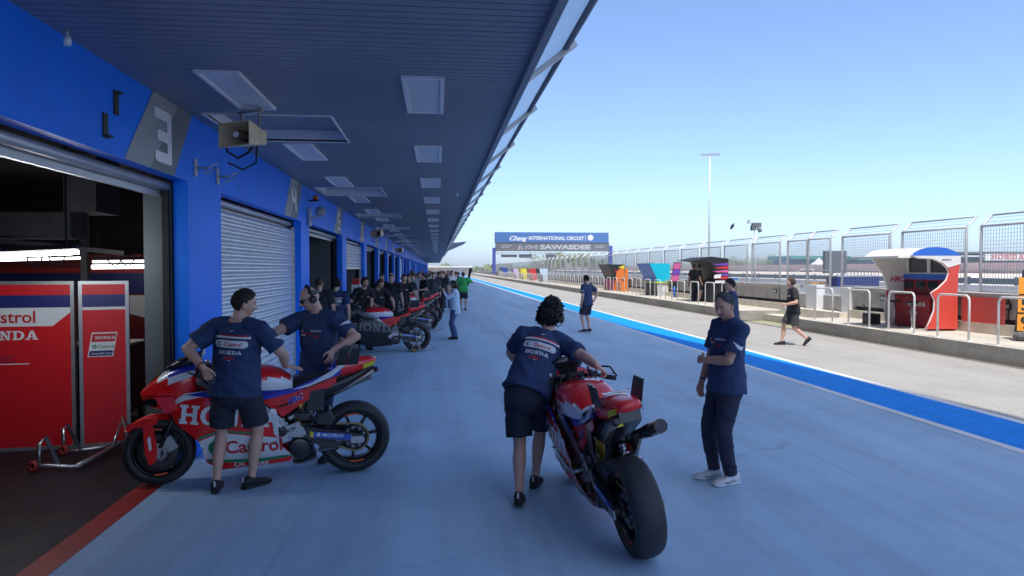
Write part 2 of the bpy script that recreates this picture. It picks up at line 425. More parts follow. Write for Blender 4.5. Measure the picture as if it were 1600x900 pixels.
for i, (a, c) in enumerate(doors[:24]):
    dy = c-doors[0][1]; x = WX+.004
    zt, zb = CEIL-.001, DOOR_Z+.001
    q = MB(); q.add([(x, 6.40+dy, zt), (x, 6.98+dy, zt), (x, 6.31+dy, zb), (x, 5.81+dy, zb)], [(0,1,2,3)], 0)
    q.add([(x, 6.98+dy, zt), (x, 7.36+dy, zt), (x, 6.86+dy, zb), (x, 6.31+dy, zb)], [(0,1,2,3)], 1)
    pn = q.build('number_panel', [M_NUML, M_NUMD], building)
    q = MB(); s_ = str(i+3); seg_digit(q, s_, (x+.004, 6.41+dy-.2*(len(s_)-1), zb+.08), .47 if len(s_) == 1 else .36, 0); q.build('numeral', M_NUMW, pn)

# canopy
b = MB(); ys = -6.
LIGHT_Y = [6.31+3.16*i for i in range(44)]
REC_Y = [7.3+6.33*i for i in range(26)]
def strip(y0, y1, x0, x1):
    if y1-y0 > .004 and x1 > x0: b.box(x0, x1, y0, y1, CEIL, CEIL+.02, 0)
y = -6.
while y < YE-3:
    st = .098 if y < 60 else .4
    y1 = y+st-.012; segs = [(WX+.001, CX)]
    inrec = [r for r in REC_Y if r-.05 < (y+y1)/2 < r+1.4]
    if inrec: segs = [(WX+.001, -2.28), (-1.06, CX)]
    for s0, s1 in segs: strip(y, y1, s0, s1)
    y += st
b.box(WX+.001, CX, -6, YE-2, CEIL+.16, CEIL+.2, 1)
b.build('canopy_soffit', [M_SOFF, M_GROOVE], building)
b = MB(); b.box(CX, CX+.06, -6, YE-2, CEIL-.05, CEIL+.3); b.build('canopy_fascia', M_SOFF, building, bevel=.006)
b = MB(); b.box(-14, CX, -6, YE-2, CEIL+.22, CEIL+.4); b.build('canopy_deck', M_SOFF, building)
for r in REC_Y[:14]:
    q = MB(); x0, x1 = -2.28, -1.06; y0, y1 = r-.05, r+1.4; z1 = CEIL+.13; t = .02
    q.box(x0, x1, y1, y1+t, CEIL-.012, z1, 0); q.box(x0, x1, y0-t, y0, CEIL-.012, z1, 0); q.box(x0-t, x0, y0-t, y1+t, CEIL-.012, z1, 0); q.box(x1, x1+t, y0-t, y1+t, CEIL-.012, z1, 0)
    q.box(x0, x1, y0, y1, z1, z1+.01, 1); q.build('ceiling_recess', [mat('white recess lining', (.88,.88,.88), .5, var=.04), M_SOFF], building)
m = bpy.data.materials.new('frosted canopy glass'); m.use_nodes = True; nt = m.node_tree; bs = nt.nodes['Principled BSDF']
bs.inputs['Base Color'].default_value = (.62,.78,.86,1); bs.inputs['Roughness'].default_value = .25
tr = nt.nodes.new('ShaderNodeBsdfTransparent'); tr.inputs[0].default_value = (.93,.96,.98,1); tl = nt.nodes.new('ShaderNodeBsdfTranslucent'); tl.inputs[0].default_value = (.7,.85,.95,1)
m1 = nt.nodes.new('ShaderNodeMixShader'); m1.inputs[0].default_value = .5; m2 = nt.nodes.new('ShaderNodeMixShader'); m2.inputs[0].default_value = .28
nt.links.new(bs.outputs[0], m1.inputs[1]); nt.links.new(tl.outputs[0], m1.inputs[2]); nt.links.new(tr.outputs[0], m2.inputs[1]); nt.links.new(m1.outputs[0], m2.inputs[2])
nt.links.new(m2.outputs[0], nt.nodes['Material Output'].inputs[0]); M_GLAZ = m
GX0, GZ0, GX1, GZ1 = CX+.06, CEIL+.06, 1.13, CEIL+.41
for i in range(60):
    y0 = 1.2+2.45*i
    q = MB(); q.add([(GX0,y0+.04,GZ0),(GX1,y0+.04,GZ1),(GX1,y0+2.41,GZ1),(GX0,y0+2.41,GZ0),(GX0,y0+.04,GZ0+.02),(GX1,y0+.04,GZ1+.02),(GX1,y0+2.41,GZ1+.02),(GX0,y0+2.41,GZ0+.02)], [(0,1,2,3),(4,5,6,7),(0,1,5,4),(1,2,6,5),(2,3,7,6),(3,0,4,7)])
    if i < 40: q.build('canopy_glass', M_GLAZ, building)
    q = MB(); q.bar((GX0-.05, y0, GZ0-.03), (GX1+.06, y0, GZ1+.01), .045, .05, 0); q.bar((GX1+.0, y0, GZ1-.01), (GX1+.07, y0, GZ1+.03), .07, .07, 0)
    if i < 40: q.build('glass_bracket', M_TRIM, building)
b = MB(); b.tube([(GX1-.01, -4, GZ1-.02), (GX1-.01, 150, GZ1-.02)], .028, 8, 0); b.build('canopy_edge_tube', M_SOFF, building)
# storeys above and the grandstand roof that throws the shade over the apron
b = MB(); b.box(-14, -2.4, -40, YE-2, 4.6, 13.5); b.box(-14, -2.2, -40, -6.5, 0, 4.4)
b.build('upper_storey', mat('upper storey cladding', (.30,.33,.38), .5, var=.08, scale=.5), building)
for z in (5.6, 9.3):
    q = MB()
    for i in range(58): q.box(-2.398, -2.36, -38+i*3.9, -35+i*3.9, z, z+2.2)
    q.build('window_band', mat('dark glazing', (.03,.045,.06), .08, var=0), building)
q = MB(); ed = [(7.5,-60),(6.35,-14),(6.2,0),(5.0,13.5),(4.75,40),(4.55,YE)]
pl = [(x, y) for x, y in ed]+[(-16, YE), (-16, -60)]
q.prism(pl, lambda x, y: (x, y, 20), lambda x, y: (x, y, 20.5)); q.build('grandstand_roof', M_TRIM, building)
q = MB()
for i in range(18): q.bar((-13, -50+i*13, 13.5), (-13, -50+i*13, 20), .5, .5); q.bar((-13, -50+i*13, 16), (3.6, -50+i*13, 19.8), .3, .3)
q.build('roof_truss', M_TRIM, building)
# triangular wedge at the far end of the canopy
q = MB(); q.prism([(.7,3.5),(2.6,4.3),(.7,4.1)], lambda x, z: (x, 62, z), lambda x, z: (x, 70, z)); q.build('canopy_wing', M_SOFF, building)

# ------------------------------------------------------------------ lamps, horns and small things on the building
lamp = thing('ceiling_light', 'long pale ceiling light panel', 'ceiling light', (0,0,0), 0, 'recessed light panels under the canopy')
q = MB(); w2, l2 = .155, .62
for s_ in (-1, 1): q.box(s_*w2-.018, s_*w2+.018, -l2-.018, l2+.018, -.022, .012); q.box(-w2+.018, w2-.018, s_*l2-.018, s_*l2+.018, -.022, .012)
q.build('lamp_frame', mat('white lamp frame', (.86,.87,.88), .45, var=.05), lamp, bevel=.004)
q = MB(); q.box(-w2+.02, w2-.02, -l2+.02, l2-.02, -.006, .01); q.build('lamp_cover', M_DIFF, lamp)
ORD = 'first second third fourth fifth sixth seventh eighth ninth tenth'.split()
first = True
for side, x, nm in ((0, -1.69, 'garage wall'), (1, -.11, 'canopy glass edge')):
    for i, yy in enumerate(LIGHT_Y[:20]):
        if side == 0 and any(abs(yy-(r+.67)) < 1.35 for r in REC_Y): yy += 1.15
        lb = (f'pale ceiling panel in the row nearer the {nm}, {ORD[i]} from the front' if i < 10 else f'small distant ceiling panel far down the row nearer the {nm}')
        if first: lamp.location = (x, yy, CEIL); lamp['label'] = lb; first = False
        else: dup(lamp, (x, yy, CEIL), 0, lb)
M_BEIGE = mat('beige weathered plastic', (.74,.61,.40), .5, var=.15, scale=6)
M_BLK = mat('black rubber', (.012,.012,.013), .55, var=.2)
M_STEEL = mat('brushed steel', (.52,.53,.54), .32, .9, var=.15, scale=9)
def horn(loc, label):
    t = thing('horn_loudspeaker', label, 'loudspeaker', loc, radians(-35), 'horn loudspeakers hung from the canopy')
    q = MB()
    def ring(y, w_, h_): return [(-w_, y, -h_), (w_, y, -h_), (w_, y, h_), (-w_, y, h_)]
    q.rings([ring(.17,.09,.06), ring(.05,.13,.08), ring(-.14,.21,.115), ring(-.14,.197,.102), ring(.05,.118,.068), ring(.14,.08,.05)], 0, False)
    q.build('horn_shell', M_BEIGE, t, bevel=.006)
    q = MB(); q.tube([(0,.15,0),(0,-.04,0),(0,-.1,0)], [.055,.05,.035], 12); q.build('horn_driver', mat('brown driver tube', (.16,.12,.08), .5), t)
    q = MB(); q.ball((0,-.11,0), .03, mi=0); q.build('driver_tip', M_NUMW, t)
    q = MB(); q.bar((-.12,.06,.1),(-.12,.06,.28),.02,.02); q.bar((.12,.06,.1),(.12,.06,.28),.02,.02); q.bar((-.16,.06,.24),(.16,.06,.24),.03,.03); q.build('mounting_bracket', M_STEEL, t)
    q = MB(); q.tube([(-.1,.2,-.02),(-.22,.22,-.1),(-.3,.16,-.16),(-.38,.1,-.1),(-.4,.08,.05)], .012, 6); q.tube([(-.08,.2,-.05),(-.16,.26,-.2),(-.28,.2,-.27),(-.4,.12,-.2)], .01, 6); q.build('cable', M_BLK, t)
horn(yp(384, 213, 6.9), 'beige horn loudspeaker hanging by the number 3 panel')
horn(yp(591, 365, 23), 'beige horn loudspeaker farther down, beyond the number 6 panel')
horn(yp(625.5, 391, 37), 'small distant beige horn loudspeaker under the far canopy')
# beacon and camera beside number 4
p = xp(483, 312, WX)
t = thing('warning_beacon', 'orange flashing beacon on the blue wall right of number 4', 'beacon', (WX+.12, p.y, p.z)); q = MB(); q.lathe([(0,.09),(.04,.085),(.055,.05),(.055,0),(0,0)], (0,0,0), (0,0,1), 14); q.build('lens', mat('orange lens', (.75,.16,.03), .25, var=0), t)
q = MB(); q.lathe([(0,0),(.06,0),(.06,-.03),(0,-.03)], (0,0,0), (0,0,1), 14); q.bar((-.12,0,-.02),(0,0,-.02),.03,.03); q.build('beacon_base', M_BLK, t)
p = xp(481, 335, WX)
t = thing('wall_camera', 'grey dome camera on a wall arm below the orange beacon', 'camera', (WX+.01, p.y, p.z)); q = MB(); q.bar((0,0,-.1),(.22,0,0),.05,.05); q.box(0,.04,-.08,.08,-.22,.1); q.build('camera_arm', M_STEEL, t)
q = MB(); q.lathe([(0,.1),(.06,.09),(.1,.03),(.1,0),(.08,-.06),(0,-.1)], (.22,0,.05), (0,0,1), 16); q.build('camera_dome', mat('grey camera body', (.3,.31,.32), .4), t)
for (u, v, lb) in ((304, 262, 'wall bracket with a bent cable loop, nearer the number 3'), (338.5, 276, 'wall bracket with a bent cable loop, nearer the roller shutter')):
    p = xp(u, v, WX); t = thing('wall_bracket', lb, 'bracket', (WX, p.y, p.z), 0, 'cable brackets on the blue wall')
    q = MB(); q.box(.0, .02, -.035, .035, -.09, .09); q.build('wall_plate', M_TRIM, t, bevel=.004)
    q = MB(); q.tube([(.02,0,0),(.14,0,0)], .012, 6); q.tube([(.14+.06*sin(a*pi/6), .06-.075*cos(a*pi/6), .0+.05*sin(a*pi/6)) for a in range(12)], .007, 5, closed=True); q.build('cable_loop', M_STEEL, t)
for (u, v) in ((180, 161), (163, 196)):
    p = xp(u, v, WX); q = MB(); q.box(WX, WX+.012, p.y-.035, p.y+.035, p.z-.09, p.z+.09); q.box(WX+.012, WX+.05, p.y-.03, p.y+.03, p.z+(.07 if v < 180 else -.085), p.z+(.085 if v < 180 else -.07))
    tag(q.build('wall_anchor', mat('rusty steel', (.06,.055,.05), .7, .3, var=.4)), 'small dark steel anchor on the blue wall, ' + ('upper' if v < 180 else 'lower') + ' of the two left of number 3', 'anchor', 'steel anchors left of number 3')
def spot(loc, lb):
    t = thing('ceiling_camera', lb, 'camera', loc); q = MB(); q.tube([(0,0,0),(0,0,-.05)], .01, 8); q.build('drop_rod', M_TRIM, t); q = MB(); q.tube([(0,0,-.05),(.005,-.01,-.10)], .022, 10, 0); q.build('camera_body', M_NUMW, t)
d = ray(105, 45); spot(CAM+d*((CEIL-H_CAM)/d.z)*.97, 'small white sprinkler-like fitting at the top of the blue wall, upper left')
d = ray(714, 298); spot(CAM+d*((CEIL-H_CAM)/d.z), 'white camera under the canopy near its glass edge')
# ------------------------------------------------------------------ inside the nearest garage
M_RPAN = mat('red partition panel', (.68,.010,.018), .42, var=.05)
M_NAVY = mat('navy print', (.012,.022,.16), .45, var=.05)
M_PWHITE = mat('white print', (.76,.77,.79), .45, var=.03)
M_RPRINT = mat('red print', (.55,.02,.025), .45, var=.03)
M_GPRINT = mat('green print', (.01,.26,.11), .45, var=.03)
M_ALU = mat('aluminium frame', (.42,.43,.45), .4, .7, var=.08)
HON = slab2d('HONDA'); CAS = text2d('Castrol', .022); HRC = text2d('HRC', .05, .25, .95, 1.1)
def castrol_logo(mb, o, ux, uy, h, n, wi, gi, ri, lift=.004):
    """round green mark and red word"""
    o, ux, uy, n = V(o), V(ux), V(uy), V(n)
    place2d(mb, disc2d(), o, ux, uy, h, gi, n, lift); place2d(mb, disc2d(12, .3), o+ux*h*.02, ux, uy, h*.98, wi, n, lift+.002); place2d(mb, disc2d(12, .18), o+ux*h*.1, ux, uy, h, ri, n, lift+.003)
    place2d(mb, CAS, o+ux*h*1.15+uy*h*.1, ux, uy, h*.85, ri, n, lift)
def panel(name, label, p0, p1, h, wide):
    p0, p1 = V((p0[0], p0[1], 0)), V((p1[0], p1[1], 0)); L = (p1-p0).length; a = math.atan2(p1.y-p0.y, p1.x-p0.x)
    t = thing('partition_panel', label, 'partition', p0, a, 'red partition panels in the garage'); f = .035
    q = MB(); q.box(0, L, -.02, .02, .03, h, 0); q.box(0, f, -.03, .03, 0, h+.01, 1); q.box(L-f, L, -.03, .03, 0, h+.01, 1); q.box(f, L-f, -.03, .03, h-.025, h+.01, 1); q.box(f, L-f, -.03, .03, .0, .035, 1)
    q.build('board', [M_RPAN, M_ALU], t)
    n = V((0,-1,0)); ux, uz = V((1,0,0)), V((0,0,1)); q = MB(); y = -.0205
    def R(x0, x1, z0, z1, mi, l=.001): q.add([(x0,y-l,z0),(x1,y-l,z0),(x1,y-l,z1),(x0,y-l,z1)], [(0,1,2,3)], mi)
    R(f, L-f, h-.265, h-.135, 1)
    if wide:
        q.add([(f,y-.001,h-.46),(L-f-.17,y-.001,h-.46),(L-f,y-.001,h-.315),(L-f,y-.001,h-.266),(f,y-.001,h-.266)], [(0,1,2,3,4)], 0)
        castrol_logo(q, (L-1.05,y-.002,h-.435), ux, uz, .15, n, 0, 3, 2)
        place2d(q, HON, (L-.94,y,h-.60), ux, uz, .095, 0, n, .003); place2d(q, HRC, (L-.78,y,h-.83), ux, uz, .075, 1, n, .003); place2d(q, HRC, (L-.785,y,h-.826), ux, uz, .075, 2, n, .0055)
        R(L-.79, L-.43, h-.855, h-.845, 0, .003)
    else:
        BX = lambda a: L*(.16+(a-.15)/.46*.60)
        R(f, L-f, h-.297, h-.267, 0)
        q.add([(BX(.15),y-.002,h-.80),(BX(.54),y-.002,h-.80),(BX(.61),y-.002,h-.54),(BX(.22),y-.002,h-.54)], [(0,1,2,3)], 0)
        q.add([(BX(.17),y-.004,h-.79),(BX(.525),y-.004,h-.79),(BX(.54),y-.004,h-.735),(BX(.185),y-.004,h-.735)], [(0,1,2,3)], 1)
        q.add([(BX(.21),y-.004,h-.64),(BX(.57),y-.004,h-.64),(BX(.593),y-.004,h-.553),(BX(.233),y-.004,h-.553)], [(0,1,2,3)], 2)
        place2d(q, HON, (BX(.27),y,h-.612), ux, uz, .030, 0, n, .006); castrol_logo(q, (BX(.22),y,h-.712), ux, uz, .045, n, 0, 3, 3)
        place2d(q, text2d('Honda HRC Castrol', .03), (BX(.21),y,h-.773), ux, uz, .018, 0, n, .006)
    q.build('lettering', [M_PWHITE, M_NAVY, M_RPRINT, M_GPRINT], t)
A1, A2, A3 = gp(-120, 712), gp(121, 699), gp(205, 692)
panel('p', 'wide red garage partition with white band and block lettering', A1, A2, 1.76, True)
panel('p', 'narrow red garage partition with a small slanted sponsor badge', A2+V((.035,.005,0)), A3, 1.76, False)
M_TUBE = mat('lit tube', (1,1,1), .4, var=0, emit=(1,.98,.95), estr=2.5); M_TUBEB = mat('bright lit tube', (1,1,1), .4, var=0, emit=(.93,.97,1), estr=42)
for (u0, v0, u1, v1, Y, lb) in ((-60,402,122,394,6.5,'long lit tube above the wide red partition'), (-60,408,135,403,11.,'thinner lit tube just behind the long one'), (145,409,232,408,11.4,'lit tube over the striped garage wall'), (144,417,232,416,11.8,'brightest lit tube directly above the red stripe'), (137,289,181,289,9.2,'short lit tube high in the dark garage')):
    a, c = yp(u0, v0, Y), yp(u1, v1, Y); t = thing('tube_light', lb, 'tube light', (a+c)/2, 0, 'lit tubes in the nearest garage'); a, c = a-(a+c)/2, c-(a+c)/2
    q = MB(); q.tube([a, c], .035 if v0 == 417 else .018, 8); q.build('tube', M_TUBEB if v0 == 402 else M_TUBE, t); q = MB(); q.bar(a+V((0,0,.05)), c+V((0,0,.05)), .05, .04); q.bar(a*.8+V((0,0,.08)), a*.8+V((0,0,3.15-t.location.z)), .015, .015); q.bar(c*.8+V((0,0,.08)), c*.8+V((0,0,3.15-t.location.z)), .015, .015); q.build('fitting', M_DARK, t)
t = thing('garage_backdrop', 'striped red, blue and white team wall deep in the garage', 'wall panel', yp(188, 600, 12.4)*V((1,1,0)))if False else None
a, c = yp(60, 600, 12.6), yp(232, 600, 12.6)
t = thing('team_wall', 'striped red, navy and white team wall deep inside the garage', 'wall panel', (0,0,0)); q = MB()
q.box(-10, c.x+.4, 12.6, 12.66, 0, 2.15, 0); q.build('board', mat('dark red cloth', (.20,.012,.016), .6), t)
q = MB(); q.box(-10, c.x+.4, 12.59, 12.6, 1.83, 1.92, 2); q.box(-10, c.x+.4, 12.585, 12.6, 1.48, 1.83, 1); q.add([(-6.,12.59,1.45),(c.x+.4,12.59,1.45),(c.x+.4,12.59,.95),(-5.9,12.59,1.32)], [(0,1,2,3)], 0); q.build('stripes', [M_PWHITE, M_NAVY, M_RPRINT], t)
p = yp(133, 420, 9.0); q = MB(); q.bar((p.x,9,0),(p.x,9,3.2),.07,.07); tag(q.build('garage_post', M_STEEL), 'slim steel post standing behind the red partitions', 'post')
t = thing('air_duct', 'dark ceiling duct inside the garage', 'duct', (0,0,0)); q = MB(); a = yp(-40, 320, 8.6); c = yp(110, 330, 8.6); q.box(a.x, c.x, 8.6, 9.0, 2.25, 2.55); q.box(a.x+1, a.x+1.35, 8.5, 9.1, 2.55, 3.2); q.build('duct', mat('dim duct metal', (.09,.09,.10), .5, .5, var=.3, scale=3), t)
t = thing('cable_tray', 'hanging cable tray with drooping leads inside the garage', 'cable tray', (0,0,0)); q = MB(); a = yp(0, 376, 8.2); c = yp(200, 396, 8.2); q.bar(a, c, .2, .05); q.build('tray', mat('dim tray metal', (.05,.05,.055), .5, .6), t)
for u in (40, 75, 165, 185):
    q = MB(); p = yp(u, 390, 8.2); q.tube([p, p+V((.02,0,-.12)), p+V((.1,0,-.2)), p+V((.16,0,-.12)), p+V((.18,0,0))], .009, 6); q.build('lead', M_BLK, t)
# ================================================================== racing motorcycles (x forward, y to the left, z up; origin between the wheels)
M_TYRE = mat('slick tyre rubber', (.018,.018,.019), .5, var=.25, scale=9, bump=.05, bscale=90)
M_TREAD = mat('scrubbed tyre tread', (.033,.034,.038), .62, var=.22, scale=14)
M_RIM = mat('black forged rim', (.012,.012,.013), .3, .3, var=.05)
M_ORANGE = mat('orange rim tape', (.75,.12,.03), .4, var=.05)
M_PRED = mat('gloss red paint', (.86,.016,.016), .25, coat=.6, var=.05)
M_PBLUE = mat('gloss blue paint', (.02,.04,.45), .25, coat=.6, var=.05)
M_PWHT = mat('gloss white paint', (.78,.79,.80), .25, coat=.5, var=.03)
M_CARB = mat('carbon black panel', (.018,.018,.020), .34, coat=.3, var=.3, scale=14)
M_CARBG = mat('grey print on carbon', (.22,.22,.23), .4, var=.1)
M_GOLD = mat('gold fork tube', (.55,.32,.06), .3, .9, var=.05)
M_TITAN = mat('heat tinted titanium', (.40,.34,.28), .3, .95, var=.2, scale=8)
M_CAST = mat('cast alloy', (.45,.46,.48), .38, .9, var=.15, scale=12)
M_DALLOY = mat('dark engine alloy', (.06,.06,.065), .42, .7, var=.35, scale=12)
M_YEL = mat('yellow sticker', (.72,.60,.03), .45, var=.05)
M_SEAT = mat('black seat foam', (.014,.014,.015), .75, var=.2)
M_CHAIN = mat('gold chain', (.36,.28,.14), .4, .85, var=.3, scale=60)
M_SCREEN = mat('smoked screen', (.02,.022,.03), .08, var=0, coat=.5)
M_DISC = mat('carbon brake disc', (.055,.055,.06), .45, .3, var=.2, scale=20)
FXW, RXW, FR, RR = .82, -.82, .295, .325
def lerp_tab(tab, x):
    if x <= tab[0][0]: return tab[0][1]
    for (a, va), (c, vc) in zip(tab, tab[1:]):
        if x <= c:
            t = (x-a)/(c-a); t = t*t*(3-2*t); return va+(vc-va)*t
    return tab[-1][1]
WZ = [(.10,.11),(.18,.155),(.30,.205),(.45,.245),(.60,.265),(.72,.255),(.85,.22),(1.0,.17)]
WXX = [(-.45,.86),(-.15,.96),(.15,1.),(.42,.96),(.60,.82),(.72,.62),(.85,.38),(.95,.2)]
def fair_y(x, z): return lerp_tab(WZ, z)*lerp_tab(WXX, x)
def side(mb, outline, mi, lift=0., step=.045, yf=fair_y, both=True, thick=0., sides=(1,-1)):
    vs, fs = bisect_grid([(a, c, 0) for a, c in outline], [tuple(range(len(outline)))], step)
    for s_ in sides if both else (1,):
        mb.add([(v[0], s_*(yf(v[0], v[1])+lift), v[1]) for v in vs], fs if s_ > 0 else [tuple(reversed(f)) for f in fs], mi, True)
        if thick:
            mb.add([(v[0], s_*(yf(v[0], v[1])-thick), v[1]) for v in vs], fs, mi, True)
def side_text(mb, m2, x0, z0, h, mi, lift, ang=0., yf=fair_y, step=.03, sides=(1,-1)):
    """lettering along the side; on the left flank x runs backwards"""
    vs, fs = bisect_grid([(v[0]*h, v[1]*h, v[2]) for v in m2[0]], m2[1], step); L = width2d(m2)*h; ca, sa = cos(ang), sin(ang)
    for s_ in sides:
        out = []
        for v in vs:
            a = v[0]*ca-v[1]*sa; c = v[0]*sa+v[1]*ca
            x, z = (x0-a, z0+c) if s_ > 0 else (x0-L*ca+v[0]*ca+v[1]*sa, z0+L*sa-v[0]*sa+v[1]*ca)
            out.append((x, s_*(yf(x, z)+lift+v[2]), z))
        mb.add(out, fs, mi)
def loft(mb, rows, fm=None, mi=0, n=18, p=.75):
    """rows: (x, z bottom, z top, half width); super-elliptic sections"""
    R = []
    for x, zb, zt, wd in rows:
        ring = []
        for k in range(n):
            a = 2*pi*(k+.5)/n; c, s_ = cos(a), sin(a)
            ring.append((x, wd*math.copysign(abs(c)**p, c), (zb+zt)/2+(zt-zb)/2*math.copysign(abs(s_)**p, s_)))
        R.append(ring)
    mb.rings(R, mi, True, True, fm)
def wheel(root, name, cx, r, wd, rear):
    rr = r*.70
    t = MB(); k = 14; pr = [(rr, -wd*.36)]
    for i in range(k+1):
        a = -pi/2+pi*i/k; pr.append((rr+.02+(r-rr-.02)*cos(a)**(.62 if rear else .72), wd/2*sin(a)*.99))
    pr.append((rr, wd*.36))
    t.lathe(pr, (cx,0,r), (0,1,0), 48, 0, fm=lambda j: 1 if 4 <= j <= 12 else 0)
    w_ = thing_part(name, root)
    t.build('tyre', [M_TYRE, M_TREAD], w_)
    q = MB(); h = wd*.36
    q.lathe([(rr+.004,-h),(rr+.006,-h-.006),(rr-.012,-h-.004),(rr-.025,-h*.5),(rr-.028,0),(rr-.025,h*.5),(rr-.012,h+.004),(rr+.006,h+.006),(rr+.004,h)], (cx,0,r), (0,1,0), 40, 0)
    q.lathe([(0,-.05),(.045,-.05),(.045,.05),(0,.05)], (cx,0,r), (0,1,0), 18, 0)
    for i in range(7 if rear else 5):
        a = 2*pi*i/(7 if rear else 5)+.3; d = V((cos(a),0,sin(a))); e = V((-sin(a),0,cos(a)))
        if rear: q.bar(V((cx,0,r))+d*.035, V((cx,0,r))+d*(rr-.02), .026, .03, 0, up=(0,1,0))
        else:
            for s_ in (-1,1): q.bar(V((cx,0,r))+d*.035+e*.01*s_, V((cx,0,r))+d*(rr-.02)+e*.03*s_, .017, .028, 0, up=(0,1,0))
    for i in (0, 1):   # tape arcs on the rim edge
        a0 = 1.2+pi*i
        for s_ in (-1, 1):
            vs = []
            for j in range(7):
                a = a0+.09*j
                for q_ in (rr-.004, rr-.02): vs.append((cx+cos(a)*q_, s_*(h+.0085), r+sin(a)*q_))
            q.add(vs, [(2*j, 2*j+1, 2*j+3, 2*j+2) for j in range(6)], 1)
    q.build('rim', [M_RIM, M_ORANGE], w_)
    q = MB()
    if rear:
        q.lathe([(.05,.055),(.125,.055),(.125,.062),(.05,.062)], (cx,0,r), (0,1,0), 36, 0, closed=True)
        for i in range(9): a = 2*pi*i/9; q.lathe([(0,.062),(.016,.063),(.016,.068),(0,.068)], (cx+.085*cos(a),0,r+.085*sin(a)), (0,1,0), 8, 1)
        q.build('sprocket', [M_DALLOY, M_CAST], w_)
        q = MB(); q.lathe([(.05,-.06),(.1,-.06),(.1,-.066),(.05,-.066)], (cx,0,r), (0,1,0), 30, 0, closed=True); q.build('brake_disc', M_DISC, w_)
    else:
        for s_ in (-1, 1):
            q.lathe([(.065,s_*.062),(.165,s_*.062),(.165,s_*.070),(.065,s_*.070)], (cx,0,r), (0,1,0), 40, 0, closed=True)
            q.lathe([(.03,s_*.064),(.085,s_*.064),(.085,s_*.072),(.03,s_*.072)], (cx,0,r), (0,1,0), 9, 1, closed=True)
        q.build('brake_disc', [M_DISC, M_CAST], w_)
    return w_
def thing_part(name, root):
    o = bpy.data.objects.new(name, None); COL.objects.link(o); o.parent = root; o.empty_display_size = .1; return o
CAS2 = text2d('Castrol', .03); HRC2 = text2d('HRC', .06, .3); MICH = text2d('MICHELIN', .03, .15); OILC = text2d('OIL CARE', .04, .1)
